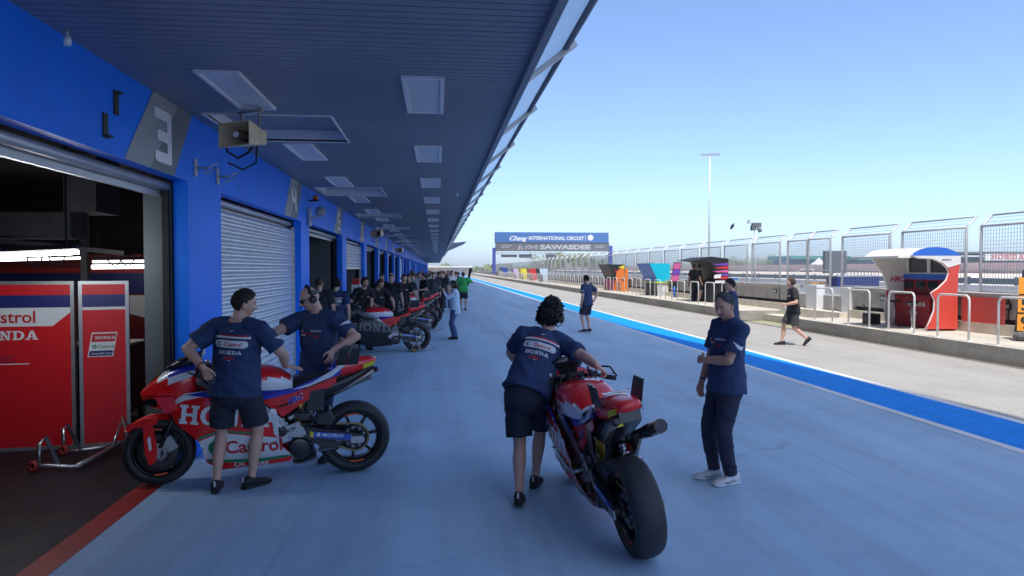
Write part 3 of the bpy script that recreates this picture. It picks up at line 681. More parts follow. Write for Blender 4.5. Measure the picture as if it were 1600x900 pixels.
def make_bike(label, dark=False, group=None):
    root = thing('racing_motorcycle', label, 'motorcycle', (0,0,0), 0, group)
    CR, CW, CB = (M_CARB, M_CARBG, M_CARB) if dark else (M_PRED, M_PWHT, M_PBLUE)
    fw = wheel(root, 'front_wheel', FXW, FR, .125, False); wheel(root, 'rear_wheel', RXW, RR, .205, True)
    # fork
    q = MB(); top = V((.50,0,1.0)); bot = V((FXW,0,FR))
    for s_ in (-1, 1):
        o = V((0, s_*.105, 0)); d = bot-top
        q.tube([top+o, top+o+d*.48], .031, 12, 1); q.tube([top+o+d*.47, top+o+d*.93], .02, 12, 1); q.lathe([(.033,-.03),(.036,.0),(.033,.03)], top+o+d*.50, d, 12, 0)
        q.bar(bot+o+V((-.015,0,.09)), bot+o+V((.0,0,-.035)), .03, .055, 2); q.tube([bot+o*.6, bot+o*1.25], .02, 10, 2)
        q.obox(bot+V((-.10,s_*.078,.075)), (.045,.022,.06), Matrix.Rotation(.5, 3, 'Y'), 2)   # caliper
    q.obox(top+V((.03,0,-.02)), (.05,.13,.015), Matrix.Rotation(.4,3,'Y'), 1); q.obox(top+V((.12,0,-.22)), (.05,.13,.02), Matrix.Rotation(.4,3,'Y'), 1)
    q.build('fork', [M_GOLD, M_DALLOY, M_CAST], root)
    # front mudguard with the fork shields
    q = MB(); vs = []; N_ = 12
    for i in range(N_+1):
        a = radians(38+100*i/N_)
        for k in range(7):
            e = (k-3)/3.; rr = FR+.03-.02*e*e*3*.5
            pinch = .55+.45*min(1, i/3)
            vs.append((FXW+cos(a)*rr, e*.082*pinch, FR+sin(a)*rr))
    q.add(vs, [(i*7+k, i*7+k+1, (i+1)*7+k+1, (i+1)*7+k) for i in range(N_) for k in range(6)], 0, True)
    q.add([(x*1., y*.96, z-.006) for x, y, z in vs], [(i*7+k, (i+1)*7+k, (i+1)*7+k+1, i*7+k+1) for i in range(N_) for k in range(6)], 0, True)
    for s_ in (-1, 1):   # wing and shield beside the wheel
        q.prism([(FXW+.30,FR+.20),(FXW+.10,FR+.30),(FXW-.02,FR+.31),(FXW+.0,FR+.25)], lambda a, c: (a, s_*.082, c), lambda a, c: (a, s_*.10, c), 0)
        q.prism([(FXW+.02,FR+.25),(FXW+.10,FR+.26),(FXW+.085,FR+.02),(FXW+.05,FR-.09),(FXW-.0,FR-.06),(FXW-.01,FR+.06)], lambda a, c: (a, s_*.128, c), lambda a, c: (a, s_*.142, c), 0)
        q.add([(FXW+.04, s_*.1435, FR+.16), (FXW+.065, s_*.1435, FR+.14), (FXW+.05, s_*.1435, FR+.03), (FXW+.03, s_*.1435, FR+.05)], [(0,1,2,3)], 1)
    q.build('front_mudguard', [M_CARB if dark else M_PRED, M_PWHT], root)
    # side fairing with its livery
    F = [(.665,.80),(.45,.825),(.2,.79),(.05,.72),(-.03,.68),(-.165,.54),(-.175,.34),(-.29,.21),(-.26,.165),(.30,.125),(.42,.20),(.47,.40),(.58,.50),(.66,.57),(.71,.68)]
    q = MB(); side(q, F, 0, thick=.012)
    q.add([(x, s_*fair_y(x, z)*k, z) for x, z in ((-.26,.165),(.0,.142),(.30,.125),(.42,.20)) for s_, k in ((1,1),(-1,1))], [(0,1,3,2),(2,3,5,4),(4,5,7,6)], 0)
    if not dark:
        side(q, [(.47,.405),(.30,.47),(-.168,.40),(-.175,.34),(-.285,.215),(.20,.215),(.43,.24)], 1, .004)      # white belly band
        side(q, [(.475,.44),(.30,.495),(.02,.462),(.02,.445),(.30,.477),(.472,.42)], 4, .007)                     # green line above
        side(q, [(.42,.232),(.0,.212),(-.287,.235),(-.29,.212),(.0,.180),(.41,.205)], 4, .007)                    # green line below
        side(q, [(.05,.735),(-.03,.69),(-.165,.55),(-.172,.40),(-.135,.43),(-.12,.54),(.02,.66)], 1, .006)        # pale frame edge
        side(q, [(.70,.70),(.66,.80),(.42,.83),(.40,.79),(.58,.755)], 1, .006)                                    # white flash under the nose
        side(q, [(.58,.80),(.42,.827),(.1,.77),(.05,.72),(.3,.765)], 2, .008)                                     # blue edge
        side_text(q, slab2d('HONDA', 1.02), .625, .565, .16, 1, .010, -.09)
        side_text(q, disc2d(20), .40, .275, .13, 4, .008); side_text(q, disc2d(14,.28), .385, .275, .13, 1, .010); side_text(q, disc2d(10,.2), .37, .275, .13, 3, .011)
        side_text(q, CAS2, .265, .285, .115, 3, .009); side_text(q, OILC, .20, .150, .048, 1, .006, yf=lambda x, z: fair_y(x, z))
    else:
        side_text(q, slab2d('HONDA', 1.25), .60, .53, .16, 1, .006, -.09)
    for x, z in ((.62,.60),(.44,.78),(.15,.75),(-.13,.50),(-.15,.36),(-.25,.22),(.05,.16),(.36,.19),(.44,.33)):
        for s_ in (-1, 1): q.lathe([(0,.006),(.010,.005),(.012,-.002)], (x, s_*(fair_y(x, z)+.008), z), (0,s_,0), 8, 5)
    q.build('side_fairing', [CR, CW, CB, M_RPRINT, M_GPRINT, M_CAST], root)
    # nose
    q = MB(); rows = [(.955,.775,.815,.03),(.93,.735,.845,.085),(.88,.685,.895,.135),(.80,.655,.965,.178),(.71,.655,1.02,.203),(.62,.70,1.05,.212),(.54,.76,1.06,.205),(.50,.80,1.055,.19)]
    def cn(c):
        if dark: return 0
        if c.z > .98 and c.x < .78: return 2
        if c.z > .93 and c.x < .82: return 1
        return 0
    loft(q, rows, cn)
    for s_ in (-1, 1):   # aero wings on the nose
        q.prism([(.90,.0),(.72,.0),(.66,.12),(.78,.12)], lambda a, c: (a, s_*(.13+c), .80+.10*c), lambda a, c: (a, s_*(.13+c), .815+.10*c), 0)
        q.prism([(.80,.80),(.66,.80),(.62,.70),(.72,.66)], lambda a, c: (a, s_*.252, c), lambda a, c: (a, s_*.264, c), 0)
        q.add([(.90, s_*.13, .72), (.80, s_*.178, .70), (.80, s_*.18, .77), (.90, s_*.135, .77)], [(0,1,2,3)], 3)
    q.add([(.925,-.05,.845),(.925,.05,.845),(.80,.10,.977),(.80,-.10,.977)], [(0,1,2,3)], 4)
    q.build('nose_fairing', [CR, CW, CB, M_CARB, M_YEL if not dark else M_CARB], root)
    q = MB(); loft(q, [(.74,.99,1.03,.11),(.66,1.0,1.085,.145),(.56,1.02,1.13,.15),(.49,1.06,1.155,.135),(.46,1.10,1.16,.12)]); q.build('windscreen', M_SCREEN if not dark else M_CARB, root)
    q = MB()
    for s_ in (-1, 1):
        q.tube([(.46,s_*.12,.98),(.43,s_*.22,.965),(.33,s_*.345,.93)], [.014,.014,.014], 8, 0); q.tube([(.40,s_*.255,.955),(.335,s_*.345,.932)], .021, 10, 0)
        q.tube([(.44,s_*.24,.97),(.47,s_*.30,.97),(.43,s_*.37,.95)], .006, 6, 1); q.tube([(.38,s_*.37,.94),(.50,s_*.36,1.0),(.54,s_*.30,1.01)], .008, 6, 0)
        q.obox((.42,s_*.19,.985), (.03,.03,.02), None, 0); q.tube([(.45,s_*.17,1.0),(.45,s_*.17,1.05)], .022, 10, 1)
    q.obox((.50,0,1.03), (.012,.075,.045), Matrix.Rotation(-.4,3,'Y'), 2)
    for i in range(16):
        rnd = random.Random(i); x, y_, z = rnd.uniform(.36,.56), rnd.uniform(-.17,.17), rnd.uniform(.86,1.0)
        q.tube([(x,y_,z),(x+.04,y_+rnd.uniform(-.08,.08),z+.05),(x-.06,y_+rnd.uniform(-.08,.08),z+.02),(x-.1,y_,z-.08)], .007, 6, i % 2*2)
    q.build('handlebar', [M_BLK, M_CAST, M_DALLOY], root)
    # tank
    q = MB(); TK = [(.36,.80,.93,.10),(.30,.76,.985,.165),(.18,.74,1.015,.205),(.04,.73,1.02,.212),(-.08,.73,1.005,.20),(-.19,.74,.965,.172),(-.27,.77,.90,.14),(-.30,.79,.86,.11)]
    def ct(c):
        if c.z > .90: return 0
        if c.z > .80: return 1
        return 2
    loft(q, [(x, zb, zt, wd) for x, zb, zt, wd in TK], ct, n=28)
    if not dark:
        for s_ in (-1, 1): place2d(q, HRC2, (-.02 if s_ < 0 else .12, s_*.213, .835), (-s_,0,0), (0,0,1), .045, 3, (0,s_,0), .002)
    q.lathe([(0,.01),(.035,.01),(.04,0)], (.14,0,1.015), (0,0,1), 16, 4)
    q.build('fuel_tank', [M_PRED, M_PWHT, M_PBLUE, M_RPRINT, M_DALLOY], root)
    # frame, subframe panel, airbox area
    q = MB()
    for s_ in (-1, 1):
        q.bar((.50,s_*.11,.93), (.1,s_*.205,.74), .035, .10, 0); q.bar((.1,s_*.205,.74), (-.17,s_*.17,.50), .035, .11, 0); q.bar((-.15,s_*.165,.54), (-.20,s_*.15,.33), .04, .13, 0)
        q.lathe([(0,.02),(.045,.02),(.05,0),(.05,-.02)], (-.19,s_*.17,.44), (0,s_,0), 14, 1)
    q.build('frame', [M_CAST, M_DALLOY], root, bevel=.006)
    q = MB(); yf = lambda x, z: .15+.02*(z-.6)
    side(q, [(.0,.735),(-.16,.60),(-.20,.56),(-.46,.735),(-.66,.84),(-.66,.90),(-.40,.80),(-.24,.79)], 0, 0, .06, yf, thick=.01)
    if not dark:
        side(q, [(.02,.78),(-.06,.72),(-.30,.775),(-.55,.87),(-.70,.92),(-.70,.96),(-.50,.90),(-.26,.80)], 2, .003, .06, yf)
        side(q, [(-.28,.80),(-.45,.855),(-.62,.955),(-.68,1.0),(-.74,1.0),(-.62,.90),(-.42,.82)], 1, .006, .06, yf)
        side_text(q, HRC2, -.25, .665, .05, 1, .006, .42, yf)
        side_text(q, HRC2, -.252, .668, .046, 2, .009, .42, yf)
    q.build('side_panel', [M_PRED, M_PWHT, M_PBLUE], root)
    # seat and tail
    q = MB(); loft(q, [(-.24,.79,.865,.10),(-.30,.79,.885,.135),(-.44,.81,.90,.14),(-.58,.85,.935,.135),(-.64,.88,.99,.12)]); q.build('seat', M_SEAT, root)
    q = MB(); T_ = [(-.60,.86,.97,.125),(-.66,.87,1.045,.13),(-.74,.88,1.06,.13),(-.86,.92,1.065,.118),(-.96,.965,1.06,.095),(-1.02,1.01,1.05,.06)]
    loft(q, T_, lambda c: (1 if c.x > -.68 else (0 if c.z > .90 else 2)) if not dark else 0)
    if not dark:
        q.add([(-.70,-.085,1.066),(-.70,.085,1.066),(-.80,.08,1.073),(-.80,-.08,1.073)], [(0,1,2,3)], 2)
        q.add([(-.715,-.08,1.0695),(-.715,.08,1.0695),(-.785,.075,1.075),(-.785,-.075,1.075)], [(0,1,2,3)], 2)
        place2d(q, CAS2, (-.785,.07,1.077), (0,-1,0), (1,0,.08), .04, 3, (0,0,1), .001)
        for s_ in (-1, 1):
            q.add([(-.90,s_*.113,.955),(-1.0,s_*.085,.99),(-1.0,s_*.088,1.025),(-.90,s_*.117,.995)], [(0,1,2,3)], 4)
    else: pass
    q.build('tail_fairing', [M_PRED, M_PBLUE, M_PWHT, M_RPRINT, M_YEL], root)
    for s_ in (-1, 1):
        for x0 in (-.70, -.80):
            q = MB(); q.prism([(x0+.05,.0),(x0-.05,.0),(x0-.075,.15),(x0-.0,.15)], lambda a, c: (a, s_*(.128+.18*c), 1.0+c), lambda a, c: (a, s_*(.138+.18*c), 1.0+c), 0); q.build('tail_fin', M_CARB, root)
    q = MB(); loft(q, [(-.44,.66,.80,.085),(-.54,.68,.86,.11),(-.70,.75,.90,.115),(-.86,.84,.95,.10),(-.98,.93,1.0,.075)], mi=0)
    q.prism([(-.985,1.02),(-1.0,.93),(-.93,.88),(-.90,.90)], lambda a, c: (a, .07, c), lambda a, c: (a, -.07, c), 0)
    side(q, [(-.40,.62),(-.55,.60),(-.56,.80),(-.44,.78)], 0, 0, .1, lambda x, z: .155, thick=.015)
    q.add([(-.985,.05,.905),(-.985,.10,.905),(-.995,.10,.935),(-.995,.05,.935)], [(0,1,2,3)], 1)
    q.build('undertail', [M_CARB, M_YEL], root)
    # exhausts
    q = MB(); q.tube([(-.15,-.10,.30),(-.35,-.15,.40),(-.50,-.17,.62),(-.62,-.165,.73)], .028, 10, 0); q.tube([(-.60,-.165,.72),(-.86,-.185,.815)], [.038,.047], 16, 1); q.tube([(-.86,-.185,.815),(-.98,-.19,.858)], [.047,.046], 18, 0, cap=False); q.tube([(-.865,-.185,.817),(-.975,-.19,.856)], [.041,.040], 16, 2)
    q.lathe([(0,0),(.0445,0)], (-.968,-.19,.854), (-.94,0,.34), 16, 3); q.build('exhaust', [M_TITAN, M_CARB, M_DALLOY, mat('perforated outlet', (.30,.28,.24), .6, .4, var=.5, scale=160)], root)
    q = MB(); q.tube([(-.55,.06,.70),(-.75,.10,.79),(-.90,.105,.88),(-1.0,.10,.94)], .024, 10, 0); q.tube([(-1.0,.10,.94),(-1.03,.10,.957)], [.026,.02], 10, 1); q.build('tail_pipe', [M_TITAN, M_DALLOY], root)
    # engine
    q = MB(); q.obox((.06,0,.36), (.20,.15,.14), Matrix.Rotation(.1,3,'Y'), 0); q.obox((.22,0,.58), (.10,.15,.17), Matrix.Rotation(.55,3,'Y'), 0); q.obox((-.06,0,.62), (.10,.14,.16), Matrix.Rotation(-.4,3,'Y'), 0)
    for s_ in (-1, 1):
        q.lathe([(0,.03),(.07,.03),(.085,.01),(.09,-.02)], (.0,s_*.165,.36), (0,s_,0), 20, 1); q.lathe([(0,.03),(.05,.03),(.06,.0)], (.16,s_*.155,.40), (0,s_,0), 16, 0)
    q.tube([(-.19,0,.95-.55),(-.30,0,.66),(-.40,0,.78)], .05, 10, 0)
    q.tube([(-.32,.05,.48),(-.36,.05,.70)], .035, 12, 2); q.tube([(-.30,-.10,.62),(-.43,-.12,.66)], .035, 12, 0)
    for i in range(14):
        rnd = random.Random(40+i); x, z = rnd.uniform(-.42,.0), rnd.uniform(.40,.76); s_ = 1 if i % 2 else -1
        q.tube([(x, s_*.10, z), (x-.04, s_*.135, z+.05), (x-.1, s_*.12, z+rnd.uniform(-.08,.08))], rnd.uniform(.006,.012), 6, 0)
    q.lathe([(0,.03),(.085,.03),(.10,0),(.085,-.03),(0,-.03)], (-.34,.11,.27), (0,1,0), 18, 3)
    for i in range(60):   # hoses, clips, bolts and sensor leads
        rnd = random.Random(400+i); s_ = 1 if i % 2 else -1; x, z = rnd.uniform(-.52,.06), rnd.uniform(.28,.80); k = rnd.randrange(3)
        yy = s_*rnd.uniform(.09,.155)
        if k == 0: q.tube([(x,yy,z),(x-rnd.uniform(.02,.06),yy+s_*.012,z+rnd.uniform(-.06,.06)),(x-rnd.uniform(.08,.14),yy,z+rnd.uniform(-.09,.09))], rnd.uniform(.004,.009), 6, rnd.choice((0,0,1,3)))
        elif k == 1: q.lathe([(0,.012),(.012,.012),(.014,0),(.014,-.01)], (x,yy+s_*.01,z), (0,s_,0), 8, 1)
        else: q.obox((x,yy,z), (rnd.uniform(.015,.04),.012,rnd.uniform(.012,.03)), Matrix.Rotation(rnd.uniform(-.6,.6),3,'Y'), rnd.choice((0,1,3)))
    q.build('engine', [M_DALLOY, M_CAST, M_GOLD, M_CARB], root, bevel=.008)
    q = MB()
    for s_ in (-1, 1): q.prism([(.32,.50),(.20,.46),(.10,.56),(.16,.72),(.34,.74)], lambda a, c: (a, s_*.12, c), lambda a, c: (a, s_*.15, c), 0)
    q.obox((.36,0,.52), (.015,.17,.2), Matrix.Rotation(-.12,3,'Y'), 0); q.build('radiator', M_DALLOY, root)
    # swingarm, chain, stays
    q = MB()
    for s_ in (-1, 1):
        q.prism([(-.16,.49),(-.36,.47),(-.80,.385),(-.88,.36),(-.88,.315),(-.80,.305),(-.40,.36),(-.17,.40)], lambda a, c: (a, s_*(.105+.02*min(1,max(0,(-a-.2)*2))), c), lambda a, c: (a, s_*(.145+.015*min(1,max(0,(-a-.2)*2))), c), 0)
        q.prism([(-.15,.50),(-.37,.47),(-.40,.40),(-.36,.375),(-.17,.39)], lambda a, c: (a, s_*.147, c), lambda a, c: (a, s_*.160, c), 1)
        q.prism([(-.40,.37),(-.55,.25),(-.66,.255),(-.72,.30),(-.62,.315)], lambda a, c: (a, s_*.12, c), lambda a, c: (a, s_*.145, c), 0)
        q.tube([(RXW, s_*.14, RR), (RXW, s_*.178, RR)], .024, 12, 1); q.obox((RXW-.02,s_*.168,RR), (.055,.006,.03), None, 1)
        q.prism([(-.46,.418),(-.80,.372),(-.80,.322),(-.46,.366)], lambda a, c: (a, s_*.1615, c), lambda a, c: (a, s_*.1655, c), 2)
        q.prism([(-.43,.422),(-.46,.418),(-.46,.366),(-.43,.37)], lambda a, c: (a, s_*.1615, c), lambda a, c: (a, s_*.1655, c), 3)
    def ysw(x, z): return .1655
    side_text(q, MICH, -.535, .372, .030, 4, .002, -.10, ysw); side_text(q, disc2d(10), -.485, .375, .035, 4, .002, -.1, ysw)
    for x, z in ((-.50,.235),(-.56,.275),(-.42,.30)): q.tube([(x,.10,z),(x-.15,.10,z+.015)], .016, 8, 1)
    q.build('swingarm', [M_DALLOY, M_CAST, mat('blue sticker', (.02,.10,.50), .4, var=.03), M_YEL, M_PWHT], root)
    q = MB(); P_ = []
    for i in range(13): a = pi/2+pi*i/12; P_.append((RXW+.125*cos(a), .0585, RR+.125*sin(a)))
    for i in range(7): a = -pi/2+pi*i/6; P_.append((-.24+.042*cos(a), .0585, .43+.042*sin(a)))
    q.tube(P_, [(.006,.011)]*len(P_), 6, 0, closed=True, lat=(0,1,0)); q.build('chain', M_CHAIN, root)
    q = MB(); q.prism([(-.46,.47),(-.62,.44),(-.66,.52),(-.60,.60),(-.50,.56)], lambda a, c: (a, .115, c), lambda a, c: (a, -.115, c), 0); q.build('rear_hugger', M_CARB, root, bevel=.015)
    for s_ in (-1, 1):
        q = MB(); q.tube([(-.20,s_*.16,.42),(-.30,s_*.19,.46)], .012, 8); q.tube([(-.30,s_*.18,.46),(-.31,s_*.265,.46)], .014, 8); q.prism([(-.20,.47),(-.34,.52),(-.36,.46),(-.22,.40)], lambda a, c: (a, s_*.168, c), lambda a, c: (a, s_*.175, c)); q.build('footpeg', M_CAST, root)
    return root
def put_bike(o, front, rear, lean=0.):
    """front / rear contact points on the ground; lean to the left is positive"""
    a, c = V((front.x, front.y, 0)), V((rear.x, rear.y, 0)); d = a-c; o.location = (a+c)/2
    o.rotation_mode = 'XYZ'; o.rotation_euler = (-lean, 0, math.atan2(d.y, d.x)); s = d.length/(FXW-RXW); print('bike scale', s); o.scale = (s, s, s)
bikeA = make_bike('red, white and blue racing motorcycle seen side on, front wheel on the red line', group='racing motorcycles in the pit lane')
put_bike(bikeA, gp(252, 757), gp(552, 735))
bikeB = dup(bikeA, label='red racing motorcycle seen from behind, leaning, pushed by the curly haired man'); put_bike(bikeB, gp(903, 753), gp(1000, 862), radians(9))
bikeC = make_bike('racing motorcycle with bare black fairing and red tank in front of the mechanics', True, 'racing motorcycles in the pit lane')
put_bike(bikeC, gp(541, 552), gp(645, 548.5))
bikeD = dup(bikeC, label='racing motorcycle just behind the black one, only its tail and rear wheel in view'); put_bike(bikeD, gp(585, 519), gp(667, 516.5))
bikeE = dup(bikeC, label='farthest racing motorcycle of the row, its rear wheel peeking out behind the others'); put_bike(bikeE, gp(601, 509), gp(677, 506.5))
for o in (bikeA, bikeB, bikeC, bikeD, bikeE): o.scale = (1.02,)*3
# ================================================================== people
M_NAVYT = mat('navy team shirt', (.024,.048,.125), .8, var=.18, scale=5, bump=.12, bscale=260)
M_BLKT = mat('black team shirt', (.016,.016,.019), .8, var=.2, scale=5, bump=.12, bscale=260)
M_SHORT = mat('black shorts cloth', (.022,.025,.042), .8, var=.2, scale=6, bump=.12, bscale=260)
M_DPANT = mat('dark navy trousers', (.026,.038,.10), .8, var=.2, scale=6, bump=.12, bscale=260)
M_GREYC = mat('dark grey cloth', (.055,.057,.062), .85, var=.2, scale=6)
M_LBLUE = mat('light blue blouse', (.52,.66,.82), .8, var=.08, scale=6)
M_JEAN = mat('blue jeans', (.05,.085,.20), .85, var=.2, scale=8)
M_SHOEB = mat('black shoe', (.015,.015,.016), .6, var=.2)
M_SHOEW = mat('white trainer', (.68,.70,.70), .55, var=.12, scale=20)
M_HAIRB = mat('near black hair', (.012,.010,.010), .55, var=.3, scale=40)
M_HAIRD = mat('dark brown hair', (.035,.022,.014), .55, var=.3, scale=40)
M_HAIRG = mat('greying hair', (.085,.085,.09), .65, var=.7, scale=110)
M_HAIRR = mat('light brown hair', (.13,.065,.03), .6, var=.3, scale=40)
M_EYEW = mat('eye white', (.34,.32,.30), .3, var=0); M_IRIS = mat('dark iris', (.02,.014,.01), .2, var=0)
M_PLAS = mat('black plastic', (.014,.014,.015), .32, var=.1)
M_LIP = mat('lips', (.36,.13,.11), .5, var=.05)
def skin_mat(name, c):
    m = mat(name, c, .48, var=.10, scale=11, bump=.05, bscale=140)
    b = m.node_tree.nodes['Principled BSDF']; b.inputs['Subsurface Weight'].default_value = .08; b.inputs['Subsurface Radius'].default_value = (.02,.008,.004); return m
M_SKIN = skin_mat('fair skin', (.68,.40,.29)); M_SKIN2 = skin_mat('tanned skin', (.56,.31,.21)); M_SKIN3 = skin_mat('brown skin', (.27,.145,.09))
def remesh(mb, name, vox, smooth=2, wrinkle=0., seed=0, wfreq=9., cut=None):
    import bmesh
    me = mb.mesh('tmp', M_BLK); o = bpy.data.objects.new('tmp', me); COL.objects.link(o)
    r = o.modifiers.new('r', 'REMESH'); r.mode = 'VOXEL'; r.voxel_size = vox
    bpy.context.view_layer.update()
    dg = bpy.context.evaluated_depsgraph_get(); out = bpy.data.meshes.new_from_object(o.evaluated_get(dg)); out.name = name
    bpy.data.objects.remove(o); bpy.data.meshes.remove(me)
    bm = bmesh.new(); bm.from_mesh(out)
    for _ in range(smooth): bmesh.ops.smooth_vert(bm, verts=bm.verts, factor=.5, use_axis_x=True, use_axis_y=True, use_axis_z=True)
    if wrinkle:
        bm.normal_update(); sd = V((seed*3.1, seed*1.7, seed))
        for v in bm.verts:
            p = v.co; n1 = noise.noise(V((p.x*wfreq, p.y*wfreq, p.z*wfreq*.55))+sd); n2 = 1-abs(noise.noise(V((p.x*4+p.z*3, p.y*4-p.z*2, p.z*6))*1.6+sd))*2
            v.co = p + v.normal*(wrinkle*(n1*.8+max(0, n2)*1.0-.3))
    bm.to_mesh(out); bm.free(); out.materials.clear()
    out.polygons.foreach_set('use_smooth', [True]*len(out.polygons)); out.polygons.foreach_set('material_index', [0]*len(out.polygons))
    return out
def link(me, name, mats, parent):
    for m in (mats if isinstance(mats, (list, tuple)) else [mats]): me.materials.append(m)
    o = bpy.data.objects.new(name, me); COL.objects.link(o); o.parent = parent; return o
def ik(a, t, l1, l2, hint):
    """elbow / knee between a and target t, bending towards hint; returns joint, end"""
    d = t-a; L = d.length; mx = (l1+l2)*.995
    if L > mx: t = a+d*(mx/L); d = t-a; L = mx
    u = d/L; k = (l1*l1-l2*l2+L*L)/(2*L); h = sqrt(max(0, l1*l1-k*k))
    s = V(hint)-u*V(hint).dot(u)
    if s.length < 1e-4: s = u.orthogonal()
    return a+u*k+s.normalized()*h, t
def head_pt(d):
    """unit direction (x right, y forward, z up) -> point of the head surface, centred between the ears"""
    x, y, z = d
    px, py, pz = x*.074, y*.096, z*.122
    if z < 0:
        t = min(1, -z*1.15); px *= 1-.34*t*t; py = py*(1-.10*t) if y > 0 else py*(1-.42*t); py += .012*t
    if y < 0 and z > -.3: py *= 1.02
    def g(cx, cz, sx, sz): return exp(-((px-cx)/sx)**2-((pz-cz)/sz)**2) if y > 0 else 0
    f = 0.
    f += .026*g(0,-.028,.011,.016)+.014*g(0,-.004,.009,.020)       # nose
    f += .006*g(.03,.026,.022,.009)+.006*g(-.03,.026,.022,.009)     # brow
    f -= .011*g(.031,.004,.015,.011)+.011*g(-.031,.004,.015,.011)   # sockets
    f += .006*g(.042,-.022,.016,.016)+.006*g(-.042,-.022,.016,.016)  # cheek bones
    f += .006*g(0,-.064,.022,.007)-.004*g(0,-.076,.02,.005)+.005*g(0,-.054,.02,.004)-.0035*g(0,-.0585,.022,.0025)  # lips
    f += .009*g(0,-.100,.024,.016)                                  # chin
    return V((px, py+f, pz))
def head_grid(nu, nv, fn):
    vs = []; fs = []
    for i in range(nv+1):
        t = pi*i/nv
        for k in range(nu):
            a = 2*pi*k/nu; vs.append(fn(V((sin(t)*sin(a), sin(t)*cos(a), cos(t)))))
    for i in range(nv):
        for k in range(nu): fs.append((i*nu+k, (i+1)*nu+k, (i+1)*nu+(k+1) % nu, i*nu+(k+1) % nu))
    return vs, fs
def hairline(d, style):
    """1 where hair grows"""
    az = math.atan2(abs(d.x), d.y)   # 0 front .. pi back
    el = math.asin(max(-1, min(1, d.z)))
    if style == 'receding': tab = [(0,1.0),(.5,.95),(.75,.62),(1.3,.30),(1.55,-.02),(1.75,-.10),(2.2,-.52),(3.15,-.60)]
    elif style == 'bald': tab = [(0,1.5),(1.1,1.45),(1.5,.30),(1.7,.15),(2.2,.10),(3.15,.10)]
    else: tab = [(0,.62),(.6,.60),(.85,.42),(1.3,.20),(1.5,-.12),(1.72,-.10),(2.2,-.55),(3.15,-.62)]
    z0 = lerp_tab(tab, az); top = 1.6 if style != 'bald' else lerp_tab([(0,-9),(1.3,.9),(3.15,.75)], az)
    jt = noise.noise(d*7)*.10+noise.noise(d*21)*.10; z0 += jt
    a = max(0, min(1, (el-z0)/.16)); b = max(0, min(1, (top-el)/.25))
    return a*b
def hand(mb, w, d, n, side, curl=.5, spread=1., s=1.):
    """w wrist, d direction of the fingers, n back-of-hand normal, side +1 right / -1 left"""
    d = d.normalized(); n = (n-d*n.dot(d)).normalized(); r = d.cross(n)*side   # towards the little finger side
    r = -r if False else r
    mb.tube([w-d*.02, w+d*.02*s, w+d*.055*s, w+d*.090*s], [(.027,.019),(.032,.017),(.040,.0155),(.038,.012)], 10, lat=r, rnd=True)
    for i, (off, L) in enumerate(((-.030,.068),(-.010,.078),(.011,.072),(.030,.056))):
        p = w+d*.088*s+r*off*s; q = d; pts = [p-d*.03, p]; ax = r
        c = curl*(1+.12*i)
        for j, fr in enumerate((.46,.32,.24)):
            q = (d*cos(c*(j+.6))-n*sin(c*(j+.6))); pts.append(pts[-1]+(q+r*off*2.2*spread*(j == 0)).normalized()*L*fr*s)
        mb.tube(pts, [.0088,.0092,.0084,.0078,.0066], 8, lat=r, rnd=True)
    p = w+d*.022*s-r*.026*s; q = (d*.62-r*.72-n*.35).normalized()
    mb.tube([p+r*.015, p, p+q*.036*s, p+q*.036*s+(q*.7+d*.45-n*.25*curl).normalized()*.034*s, p+q*.036*s+(q*.4+d*.7-n*.5*curl).normalized()*.058*s], [.015,.0145,.0115,.0098,.0075], 8, lat=n, rnd=True)
def shoe(parent, ankle, yaw, pitch, m, white_sole=None, h=1.):
    q = MB(); L = .285*h; R = Matrix.Rotation(yaw, 3, 'Z') @ Matrix.Rotation(pitch, 3, 'X')
    def row(y, w, z0, z1, e=0.):
        pts = []
        for k in range(14):
            a = 2*pi*(k+.5)/14; c, s_ = cos(a), sin(a)
            pts.append(ankle+R @ V((w*math.copysign(abs(c)**.7, c)+e, y*L, -.075+z0+(z1-z0)*(.5+.5*math.copysign(abs(s_)**.6, s_)))))
        return pts
    sole = [row(-.30,.020,.008,.022), row(-.29,.033,.002,.026), row(-.15,.037,0,.028), row(.10,.034,0,.026), row(.38,.047,0,.026), row(.56,.044,.002,.028), row(.68,.030,.008,.03), row(.71,.012,.014,.03)]
    q.rings(sole, 1)
    up = [row(-.29,.022,.02,.085), row(-.26,.034,.02,.100), row(-.12,.039,.02,.108), row(.03,.039,.02,.106), row(.18,.040,.02,.084), row(.36,.045,.02,.064), row(.54,.042,.02,.052), row(.66,.028,.02,.042), row(.69,.012,.022,.034)]
    q.rings(up, 0)
    o = q.build('shoe', [m, white_sole or m], parent)
    if m is M_SHOEW:
        q = MB()
        for i in range(5):
            y = .08+.07*i; z = -.075+.098-.012*i
            q.bar(ankle+R @ V((-.030,y*L,z-.008)), ankle+R @ V((.030,(y+.02)*L,z-.004)), .009, .008)
        for s_ in (-1, 1): q.tube([ankle+R @ V((s_*.0405,-.05*L,-.03)), ankle+R @ V((s_*.045,.2*L,-.045)), ankle+R @ V((s_*.047,.36*L,-.035))], .006, 6)
        q.build('laces', mat('grey shoe trim', (.30,.32,.34), .5), o)
    else:
        q = MB(); q.bar(ankle+R @ V((0,-.30*L,-.01)), ankle+R @ V((0,-.293*L,.035)), .012, .006); q.build('heel_tab', M_PWHITE, o)
    return o
